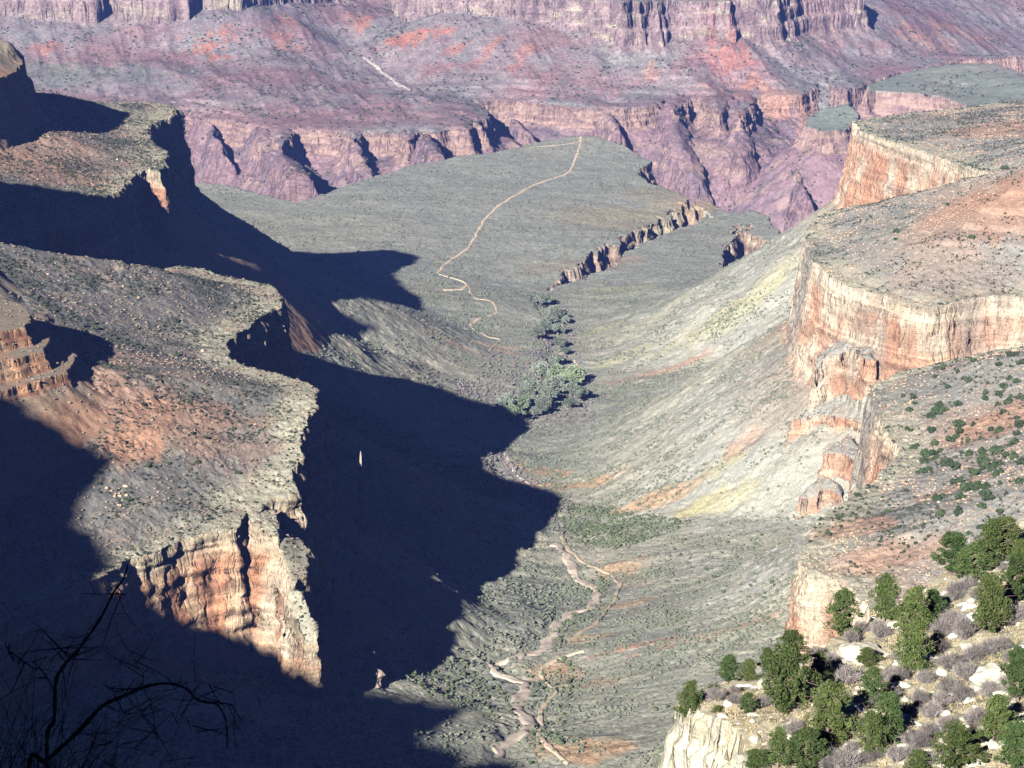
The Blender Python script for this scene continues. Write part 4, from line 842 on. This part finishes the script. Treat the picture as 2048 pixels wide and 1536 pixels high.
# ------------------------------------------------------------------ lit pinnacles standing clear of the shaded wall
def spire(seed, top, h, w, mat):
    r = np.random.default_rng(seed); Vv = []; F_ = []; k = 14; n = 22
    for i in range(n):
        f = i / (n - 1); rad = w * (.12 + .88 * (1 - f) ** .6 + .9 * (1 - f) ** 3) * (1 + .25 * math.sin(f * 17 + seed))
        for j in range(k):
            a = j / k * 6.2832; q = rad * (1 + .6 * float(n3(np.array([math.cos(a) * 1.8 + seed]), np.array([math.sin(a) * 1.8]), np.array([f * 16.]), 7)[0]))
            Vv.append((math.cos(a) * q, math.sin(a) * q * .8, (f - 1) * h + r.normal(0, .3)))
    Vv.append((0, 0, 1.0)); m_ = len(Vv) - 1
    for i in range(n - 1):
        for j in range(k): F_ += [(i * k + j, i * k + (j + 1) % k, (i + 1) * k + (j + 1) % k), (i * k + j, (i + 1) * k + (j + 1) % k, (i + 1) * k + j)]
    for j in range(k): F_.append(((n - 1) * k + j, (n - 1) * k + (j + 1) % k, m_))
    return mesh_np('rock_spire', np.array(Vv), np.array(F_), mat, None, False)
M_SP = flat_mat('spire_rock', (.50, .45, .36), (.36, .28, .21), .12, .5)
for i, (px_, py_, yy, hh, ww, lab) in enumerate([(721, 904, 2240, 80, 3.6, 'slim pale rock pinnacle catching the sun in the shaded gulf'), (666, 1152, 2062, 60, 5.0, 'broad pale pinnacle lit beside the lower end of the front cliff'), (740, 1290, 1972, 60, 10, 'ragged grey pinnacle lit at the foot of the shaded wall')]):
    q = at(px_, py_, y=yy); link('rock_spire', spire(i + 3, q, hh, ww, M_SP), None, q, None, None, label=lab, category='rock pinnacle')

# ------------------------------------------------------------------ the near slope on the right with its junipers
FGP = [(1345, 1384, 238), (1420, 1374, 240), (1500, 1366, 242), (1560, 1325, 246), (1620, 1300, 250), (1680, 1272, 254), (1740, 1225, 258), (1800, 1180, 262), (1880, 1140, 268), (1960, 1092, 274), (2048, 1050, 280), (2250, 960, 300), (2300, 1560, 190), (1900, 1600, 192), (1600, 1620, 200), (1530, 1560, 207), (1490, 1490, 216), (1440, 1440, 224), (1380, 1410, 231)]
FGW = [at(a, b, y=c) for a, b, c in FGP]
FGP_ = Poly(FGW); FGS = RBF([(q[0] * 10, q[1] * 10, q[2]) for q in FGW] + [tuple(np.array(at(1750, 1400, y=226)) * [10, 10, 1])], 0.5)
def HF1(x, y):
    a = fbm(x, y, 14, 4, 201); b = fbm(x, y, 14, 4, 202); f = fbm(x, y, 2.2, 3, 203)
    d, rz = FGP_(x + a * 3.2 + f * .6, y + b * 3.2 + f * .5); o = np.maximum(d, 0)
    s_ = FGS(x * 10, y * 10) + a * 1.1 + ridged(x, y, 11, 3, 205) * .5 + f * .22 * 1.4
    dr = np.interp(o, [0, .6, 1.4, 2.2, 3.6, 4.4, 6, 7, 14, 80], [0, 3.0, 3.6, 8.5, 9.5, 15, 17, 27, 38, 120])
    return s_ - dr
def HF(x, y): return chunked(HF1, np.asarray(x, float), np.asarray(y, float))
gx, gy = np.meshgrid(np.linspace(-14, 110, 140), np.linspace(150, 330, 150)); gi = (np.arange(149)[:, None] * 140 + np.arange(139)[None]).ravel()
GT = np.concatenate([np.c_[gi, gi + 1, gi + 141], np.c_[gi, gi + 141, gi + 140]])
FX, FY, FZ, FT = refine(gx.ravel(), gy.ravel(), GT, HF, 2.0, 3, 0.24, 6)
fd_, frz = chunked(lambda a, b: FGP_(a, b), FX, FY)
b1 = fbm(FX, FY, 9, 4, 211); b2 = fbm(FX, FY, 3, 3, 212); stn = n3(FX / 1.6, FY / 1.6, FZ / 9, 213); bed = n3(FX / 20, FY / 20, FZ / 1.4, 214)
fc = np.tile(C(.47, .43, .32), (len(FX), 1)); fc = mix(fc, C(.36, .27, .18), sstep(.1, .6, b1)); fc = mix(fc, C(.50, .45, .33), sstep(.05, .5, b2)); fc = mix(fc, C(.22, .22, .15), sstep(.15, .6, -b1 + b2 * .4))
ff = np.tile(C(.60, .56, .45), (len(FX), 1)); ff = mix(ff, C(.42, .37, .27), sstep(0, .6, stn)); ff = mix(ff, C(.30, .25, .18), sstep(.35, .7, bed) * .6); ff = mix(ff, C(.52, .46, .28), sstep(.1, .6, b1))
fc = mix(fc, ff, sstep(-1.5, .8, fd_ + b1 * 2))
FV = np.c_[FX, FY, FZ]; kk = ((fd_ > 0) & (fd_ < 14)) * 1.0
FV[:, 0] += kk * (n3(FX / 2.2, FY / 2.2, FZ / 3, 215) * .55 + n3(FX / .9, FY / .9, FZ / 1.8, 216) * .25); FV[:, 1] += kk * n3(FX / 2.2, FY / 2.2, FZ / 3, 217) * .5
link('near_slope', mesh_np('near_slope', FV, FT, land_mat('near_slope', 2.2, .45, .35, .25, 1.2, (.14, .13, .08, 1), crack=1.3), fc, True), kind='structure')
def rcf(px_, py_): return raycast(px_, py_, 150, 420, HF)
Zm = lambda zx, zy: (1348 + zx / 2.926, 1016 + zy / 2.926)
TREES = [(85, 1150, 130, 230), (310, 950, 130, 150), (440, 960, 110, 120), (680, 835, 165, 190), (650, 1030, 270, 380), (830, 960, 140, 190), (430, 1150, 90, 120), (1060, 520, 190, 250), (980, 640, 180, 270), (1230, 560, 150, 260), (1380, 640, 200, 280), (1530, 590, 140, 170), (1400, 850, 190, 280), (1640, 290, 200, 240), (1830, 240, 190, 270), (1970, 200, 170, 220), (1750, 330, 200, 200),
         (1850, 600, 200, 320), (1985, 450, 160, 300), (2030, 330, 120, 220), (1140, 880, 120, 110), (1150, 1060, 140, 210), (900, 1240, 260, 350), (1260, 1260, 170, 300), (1160, 1360, 160, 260), (600, 1430, 160, 220), (770, 1430, 210, 240), (470, 1490, 130, 130), (2010, 1010, 170, 310), (1860, 1260, 190, 260), (1650, 1430, 250, 240), (1970, 1420, 210, 270), (1430, 1500, 140, 130), (830, 770, 60, 60), (230, 1050, 60, 40), (250, 1175, 60, 40), (560, 900, 110, 130)]
desc = ['on the cliff edge at the left end of the near slope', 'left of the tall clump on the near rim', 'between two larger trees on the near rim', 'rising against the red cliff base', 'the largest in the clump at the near rim', 'on the right flank of the big clump', 'small one above the white cliff', 'tall one against the red cliff face', 'just below the tall one at the crest', 'slender one between two crest trees', 'tall one left of the long white rock', 'right of the tall crest tree below the long white rock', 'growing below the crest trees right of the round white boulder', 'leftmost of the crest clump at upper right', 'tallest of the crest clump at upper right', 'at the right end of the upper crest clump', 'in front of the upper crest clump',
        'columnar one in open ground right of the long white rock', 'behind the columnar one at the right edge', 'at the right frame edge below the crest clump', 'stunted one in front of the round white boulder', 'narrow one beside the snow patch', 'broad one in the lower left thicket', 'tall narrow one casting a dark shade at centre', 'leaning against the narrow centre tree', 'lowest left of the thicket above the frame bottom', 'wide one at the frame bottom', 'cut by the frame bottom at far left of the slope', 'at the right frame edge beside the large pale outcrop', 'right of the grey shrubs near the bottom', 'bushy one at the frame bottom right of centre', 'in the bottom right corner', 'half cut by the frame bottom', 'tiny one just under the red cliff', 'tiny one on the white ledge', 'tiny one on the white cliff face', 'low one at the start of the big clump']
CK = [Kind('juniper_tree', None, 'tree') for _ in range(5)]
specs = [(6, 4.6, 13000, M_JUN), (6.4, 4.2, 12000, M_JUN2), (5.5, 4.8, 13000, M_JUN), (6.6, 3.8, 11000, M_JUN2), (5.2, 5.0, 13000, M_JUN)]
for i, k_ in enumerate(CK): k_.h, k_.w = specs[i][:2]; k_.parts = list(zip(('trunk', 'crown'), conifer(40 + i, specs[i][0], specs[i][1], specs[i][2], specs[i][3], (i - 2) * .2)))
bx = [Zm(a, b + d * .42) for a, b, c, d in TREES]; Q = rcf([b[0] for b in bx], [b[1] for b in bx])
adj = ['bright green', 'dark green', 'olive green']
for i, ((a, b, c, d), q) in enumerate(zip(TREES, Q)):
    if np.isnan(q[0]): print('tree missed', i); continue
    k_ = CK[i % 5]; dist = np.linalg.norm(q); w_ = c / 2.926 / F * dist * 1.3; h_ = d / 2.926 / F * dist * 1.15 / math.cos(R(20))
    k_.put((q[0], q[1], q[2] - .1), random.uniform(0, 6.28), (w_ / k_.w, w_ / k_.w, h_ / k_.h), ['bright green', 'dark green'][0 if i % 5 in (0, 2, 4) else 1] + ' juniper ' + desc[i])
BARE = [(830, 850, 110), (920, 880, 100), (1010, 985, 150), (870, 1070, 110), (540, 1130, 100), (1210, 720, 130), (1100, 700, 100), (1270, 975, 120), (1270, 1080, 110), (1130, 1260, 110), (1470, 990, 110), (1540, 800, 130), (1620, 650, 150), (1700, 720, 150), (1640, 500, 120), (1620, 900, 160), (1710, 950, 160), (1600, 1050, 130), (1440, 1110, 120), (1500, 1190, 120), (1850, 820, 120), (1920, 800, 110), (1960, 650, 130), (2020, 620, 120), (1850, 1060, 150), (1750, 1240, 130),
        (1400, 1350, 140), (1500, 1300, 130), (1600, 1270, 130), (1300, 1450, 120), (1010, 1490, 150), (900, 1500, 100), (1180, 1130, 100), (1380, 1430, 100), (1680, 1090, 140), (1560, 720, 120), (1780, 500, 110), (1340, 1180, 110), (1560, 1120, 120), (1750, 860, 120), (1990, 880, 120), (700, 1300, 120), (1780, 1340, 130), (1040, 760, 90)]
BK = [Kind('bare_shrub', None, 'shrub', twigs(300 + i, 1.7, 2.6, 230, .020).mesh('bare_shrub', M_BARE, False)) for i in range(4)]
bx = [Zm(a, b + c * .3) for a, b, c in BARE]; Q = rcf([b[0] for b in bx], [b[1] for b in bx])
for i, ((a, b, c), q) in enumerate(zip(BARE, Q)):
    if np.isnan(q[0]): continue
    s_ = c / 2.926 / F * np.linalg.norm(q) / 2.6 * 1.15
    BK[i % 4].put(tuple(q), random.uniform(0, 6.28), (s_, s_, s_ * random.uniform(.8, 1.15)), 'leafless purplish grey shrub among the junipers of the near slope', 'leafless shrubs on the near slope')
extra = pick_f = None
def near_scatter(poly, n):
    c_ = []
    while len(c_) < n:
        p = (random.uniform(1330, 2060), random.uniform(1060, 1540))
        if in_poly(np.array([p[0]]), np.array([p[1]]), poly)[0]: c_.append(p)
    q = rcf([p[0] for p in c_], [p[1] for p in c_]); return q[~np.isnan(q[:, 0])]
NEARP = [(1352, 1400), (1400, 1382), (1500, 1375), (1580, 1330), (1700, 1290), (1800, 1200), (1900, 1150), (2050, 1070), (2050, 1536), (1540, 1536), (1500, 1470), (1430, 1425)]
for q in near_scatter(NEARP, 45):
    s_ = random.uniform(.35, .85); random.choice(BK).put(tuple(q), random.uniform(0, 6.28), (s_, s_, s_ * .9), 'small leafless grey shrub between the larger ones of the near slope', 'small leafless shrubs on the near slope')
# limestone blocks of the near slope
for i, (a, b, w_, h_, sd, lab) in enumerate([(1110, 850, 310, 150, 3, 'large rounded white limestone boulder with a stunted juniper before it'), (1430, 455, 280, 120, 11, 'long sloping white limestone slab on the crest'), (1860, 1010, 290, 170, 17, 'big pale limestone outcrop near the right frame edge'), (1710, 815, 70, 75, 8, 'small tan boulder between bare shrubs right of centre'), (1960, 1150, 200, 60, 21, 'low pale ledge under the outcrop at the right edge')]):
    p = Zm(a, b + h_ * .2); q = rcf(*p)[0]; dist = np.linalg.norm(q); W_ = w_ / 2.926 / F * dist * .5; Hh = h_ / 2.926 / F * dist * .5
    link('limestone_boulder', rock(sd, W_ * 1.12, W_ * .75, Hh * 1.25, M_LIME, 'limestone_boulder', 5, .35, 12), None, (q[0], q[1], q[2] + Hh * .25), (0, .12 * (-1) ** i, [.3, -.5, .4, 0, .2][i]), None, label=lab, category='boulder')
LB = [Kind('limestone_rock', None, 'rock', rock(500 + i, .5, .4, .3, M_LIME, 'limestone_rock', 2, .3)) for i in range(4)]
for q in near_scatter(NEARP, 230):
    s_ = .4 + 1.6 * random.random() ** 2.5; random.choice(LB).put(tuple(q), random.uniform(0, 6.28), (s_ * 1.3, s_, s_), 'loose white limestone rock lying on the near slope', 'loose rocks on the near slope')
# dry bunch grass
GP = near_scatter(NEARP, 3600); _e = [(random.uniform(2050, 2240), random.uniform(1080, 1530)) for _ in range(900)]; _e = rcf([a for a, b in _e], [b for a, b in _e]); GP = np.vstack([GP, _e[~np.isnan(_e[:, 0])]]); r9 = np.random.default_rng(77); nb_ = 7; g0 = np.repeat(GP, nb_, 0); n_ = len(g0); dr = r9.normal(0, 1, (n_, 3)); dr[:, 2] = np.abs(dr[:, 2]) + .8; dr /= np.linalg.norm(dr, axis=1)[:, None]
g0 = g0 + r9.normal(0, .12, (n_, 3)) * [1, 1, 0]; Lg = r9.uniform(.15, .42, n_)[:, None]; sd = np.cross(dr, r9.normal(0, 1, (n_, 3))); sd /= np.linalg.norm(sd, axis=1)[:, None]
GV = np.stack([g0 - sd * .035, g0 + sd * .035, g0 + dr * Lg], 1).reshape(-1, 3)
link('dry_grass', mesh_np('dry_grass', GV, np.arange(n_ * 3).reshape(-1, 3), flat_mat('straw', (.62, .52, .30), (.48, .42, .24), .4), None, False), kind='stuff', label='tufts of dry yellow grass between the rocks of the near slope', category='grass')
# old snow
M_SNOW = flat_mat('old_snow', (.82, .84, .88), (.70, .73, .78), 2.0, .05)
SN = [(430, 1040, 180, 40), (480, 1050, 70, 30), (1940, 320, 100, 45), (1740, 540, 50, 50), (1740, 640, 60, 60), (1630, 750, 90, 34), (1700, 590, 40, 30), (2010, 820, 70, 60), (1060, 1150, 80, 80), (1095, 1185, 40, 60), (890, 905, 60, 28), (1300, 912, 46, 30), (1150, 650, 60, 30), (1430, 1270, 50, 30), (1800, 1070, 34, 34), (1925, 1060, 34, 46), (1190, 690, 40, 22), (530, 1440, 24, 50), (1480, 1470, 34, 22), (1350, 1215, 60, 50), (1690, 560, 60, 20), (1580, 500, 60, 20), (1210, 1060, 30, 40)]
sv = MB()
for i, (a, b, w_, h_) in enumerate(SN):
    q = rcf(*Zm(a, b))[0]
    if np.isnan(q[0]): continue
    rx = w_ / 2.926 / F * np.linalg.norm(q) * .5; ry = min(h_ / 2.926 / F * np.linalg.norm(q) * .5 * 1.8, 3.5)
    gu, gv = np.meshgrid(np.linspace(-1.2, 1.2, 17), np.linspace(-1.2, 1.2, 17)); X = q[0] + gu.ravel() * rx; Y = q[1] + gv.ravel() * ry
    rr = np.sqrt(gu ** 2 + gv ** 2).ravel() + n2(X / .8, Y / .8, i) * .55 + n2(X / .3, Y / .3, i + 50) * .3; Z = HF(X, Y) + .22 * (.8 - rr) + .02
    gi = (np.arange(16)[:, None] * 17 + np.arange(16)[None]).ravel(); sv.add(np.c_[X, Y, Z], np.c_[gi, gi + 1, gi + 18, gi + 17])
link('snow', sv.mesh('snow', M_SNOW), kind='stuff', label='thin leftover snow patches between the near junipers', category='snow')
tick('near slope')

# ------------------------------------------------------------------ the shaded brink at the photographer's feet, lower left
def HB(x, y):
    r = np.hypot(x, y); e = fbm(x, y, 3.5, 4, 301)
    s_ = -5.4 - .42 * (y - 9) + .38 * np.maximum(-x - 1.6, 0) + e * .5
    return s_ - np.maximum(y - 15 - .4 * (-x), 0) * 2.2 - np.maximum(x + .2, 0) * 1.2
gx, gy = np.meshgrid(np.linspace(-16, 6, 150), np.linspace(-2, 26, 190)); gi = (np.arange(189)[:, None] * 150 + np.arange(149)[None]).ravel()
hz = HB(gx.ravel(), gy.ravel()); hz = np.where(gy.ravel() < 6, np.minimum(hz, -2.2), hz)
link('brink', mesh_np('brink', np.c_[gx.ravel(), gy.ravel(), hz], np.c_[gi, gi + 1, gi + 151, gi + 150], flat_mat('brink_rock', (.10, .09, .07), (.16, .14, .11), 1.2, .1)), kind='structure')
# rock block added out of view behind the camera to shade this corner
bm = bmesh.new(); bmesh.ops.create_grid(bm, x_segments=60, y_segments=40, size=1)
for v in bm.verts:
    X = v.co.x * 14 - 16; Zt = v.co.y * 9 - 1; yy = -7 - abs(v.co.x) * 2
    e = float(n3(np.array([X / 3.]), np.array([1.]), np.array([Zt / 2.]), 9)[0]); v.co = (X, yy + e * 1.2 - Zt * .25, Zt)
r_ = bmesh.ops.extrude_face_region(bm, geom=bm.faces[:]); bmesh.ops.translate(bm, verts=[g for g in r_['geom'] if isinstance(g, bmesh.types.BMVert)], vec=(0, -9, 0))
me = bpy.data.meshes.new('shade_block'); bm.to_mesh(me); bm.free(); me.materials.append(flat_mat('shade_block', (.35, .31, .24), (.45, .41, .32), .8, .1)); link('shade_block', me, kind='structure')
def zq(zx, zy): return (zx / 3.522, 1100 + zy / 3.522)
def path(pts, dist):
    return np.array([at(*zq(a, b), y=dist) for a, b in pts])
def smooth_path(P, n=6):
    out = []
    for i in range(len(P) - 1):
        p0, p1, p2, p3 = P[max(i - 1, 0)], P[i], P[i + 1], P[min(i + 2, len(P) - 1)]
        for t in np.arange(n) / n: out.append(.5 * ((2 * p1) + (-p0 + p2) * t + (2 * p0 - 5 * p1 + 4 * p2 - p3) * t * t + (-p0 + 3 * p1 - 3 * p2 + p3) * t ** 3))
    out.append(P[-1]); return np.array(out)
def snag(name, main, boughs, dist, label):
    r = np.random.default_rng(5); root = at(*zq(*main[-1]), y=dist); zg = HB(np.array([root[0]]), np.array([root[1]]))[0]
    e = link(name, None, None, (root[0], root[1], zg), label=label, category='dead tree'); org = np.array([root[0], root[1], zg])
    P = smooth_path(np.vstack([path(main, dist), [[root[0], root[1], zg - .2]]])); t = MB(); t.add(*tube(P - org, np.linspace(.0035, .014, len(P)) * (1 + .18 * r.normal(size=len(P))), 8)); link('trunk', t.mesh('trunk', M_DEAD), e)
    for pts, r0, r1, dz in boughs:
        P = smooth_path(path(pts, dist + dz)); b = MB(); b.add(*tube(P - org, np.linspace(r0, r1, len(P)) * .27 * (1 + .15 * r.normal(size=len(P))), 6))
        for q in range(3, len(P) - 1, 2):                       # twigs
            d_ = r.normal(0, 1, 3) * [.16, .16, .12] + (P[q + 1] - P[q]) * .8; k = P[q] - org; m_ = k + d_ * .5 + r.normal(0, .02, 3); b.add(*tube([k, m_, k + d_], [r1 * .8 + .002, .0025, .0012], 4))
            b.add(*tube([m_, m_ + r.normal(0, .07, 3)], [.002, .001], 3))
        link('branch', b.mesh('branch', M_DEAD), e)
    return e
snag('dead_snag', [(905, 90), (870, 200), (800, 300), (740, 420), (670, 540), (560, 690), (430, 840), (390, 950), (380, 1200), (330, 1500)], [([(815, 300), (850, 310), (890, 312)], .006, .002, 0), ([(500, 760), (540, 740), (470, 750)], .005, .002, 0), ([(400, 900), (480, 780), (430, 700), (470, 690)], .007, .002, -.2), ([(385, 1000), (250, 800), (110, 790), (60, 650)], .009, .003, -.4)], 12.5, 'leaning dead snag with one long bare pole pointing at the lit cliff')
snag('dead_snag', [(1600, 1400), (1600, 1330), (1590, 1200), (1530, 1090), (1400, 1060), (1300, 970), (1150, 940), (1000, 970), (870, 1030), (720, 1100), (560, 1270), (330, 1480), (200, 1600)], [([(1005, 975), (1010, 880), (950, 790), (930, 700)], .010, .002, 0), ([(880, 1020), (900, 980), (850, 990), (780, 1060)], .006, .003, 0), ([(1180, 945), (1300, 930), (1450, 935), (1540, 990)], .007, .002, .1), ([(740, 1100), (900, 1150), (1100, 1120), (1300, 1180), (1400, 1290)], .009, .003, .2), ([(1530, 1090), (1620, 1080), (1660, 1120)], .005, .002, 0), ([(560, 1270), (700, 1330), (900, 1380), (1200, 1500)], .010, .003, .3), ([(950, 1140), (1080, 1230), (1120, 1350)], .006, .002, 0)], 13.5, 'low dead tree whose bough arches over to hang its tip')
NB = Kind('bare_bush', None, 'bush', twigs(900, 1.3, 2.2, 200, .003).mesh('bare_bush', M_DEAD, False))
for px_, py_, yy, s_, lab in [(40, 1500, 12, 1.0, 'black leafless bush in the lower left corner'), (230, 1560, 11, .9, 'dark twiggy bush under the arched dead bough'), (-90, 1400, 14, 1.2, 'tall dark bush at the left frame edge'), (430, 1640, 11.5, .9, 'low dark bush at the bottom edge right of the snags')]:
    q = at(px_, py_, y=yy); NB.put((q[0], q[1], HB(np.array([q[0]]), np.array([q[1]]))[0]), random.uniform(0, 6), (s_, s_, s_), lab)
tick('done')
# ------------------------------------------------------------------ the air
def haze_box():
    bm_v = [(x, y, z) for x in (-5200, 6000) for y in (-600, 11800) for z in (-1420, 330)]
    f = [(0, 1, 3, 2), (4, 6, 7, 5), (0, 4, 5, 1), (2, 3, 7, 6), (0, 2, 6, 4), (1, 5, 7, 3)]
    me = bpy.data.meshes.new('haze'); me.from_pydata(bm_v, [], f); me.update()
    m = bpy.data.materials.new('haze_air'); m.use_nodes = True; n = m.node_tree.nodes; n.clear()
    o = n.new('ShaderNodeOutputMaterial'); v = n.new('ShaderNodeVolumePrincipled')
    v.inputs['Color'].default_value = (0.18, 0.30, 0.95, 1); v.inputs['Density'].default_value = 2.7e-5; v.inputs['Anisotropy'].default_value = 0.0
    m.node_tree.links.new(v.outputs[0], o.inputs['Volume']); me.materials.append(m)
    link('haze', me, kind='stuff')
if HAZE: haze_box()
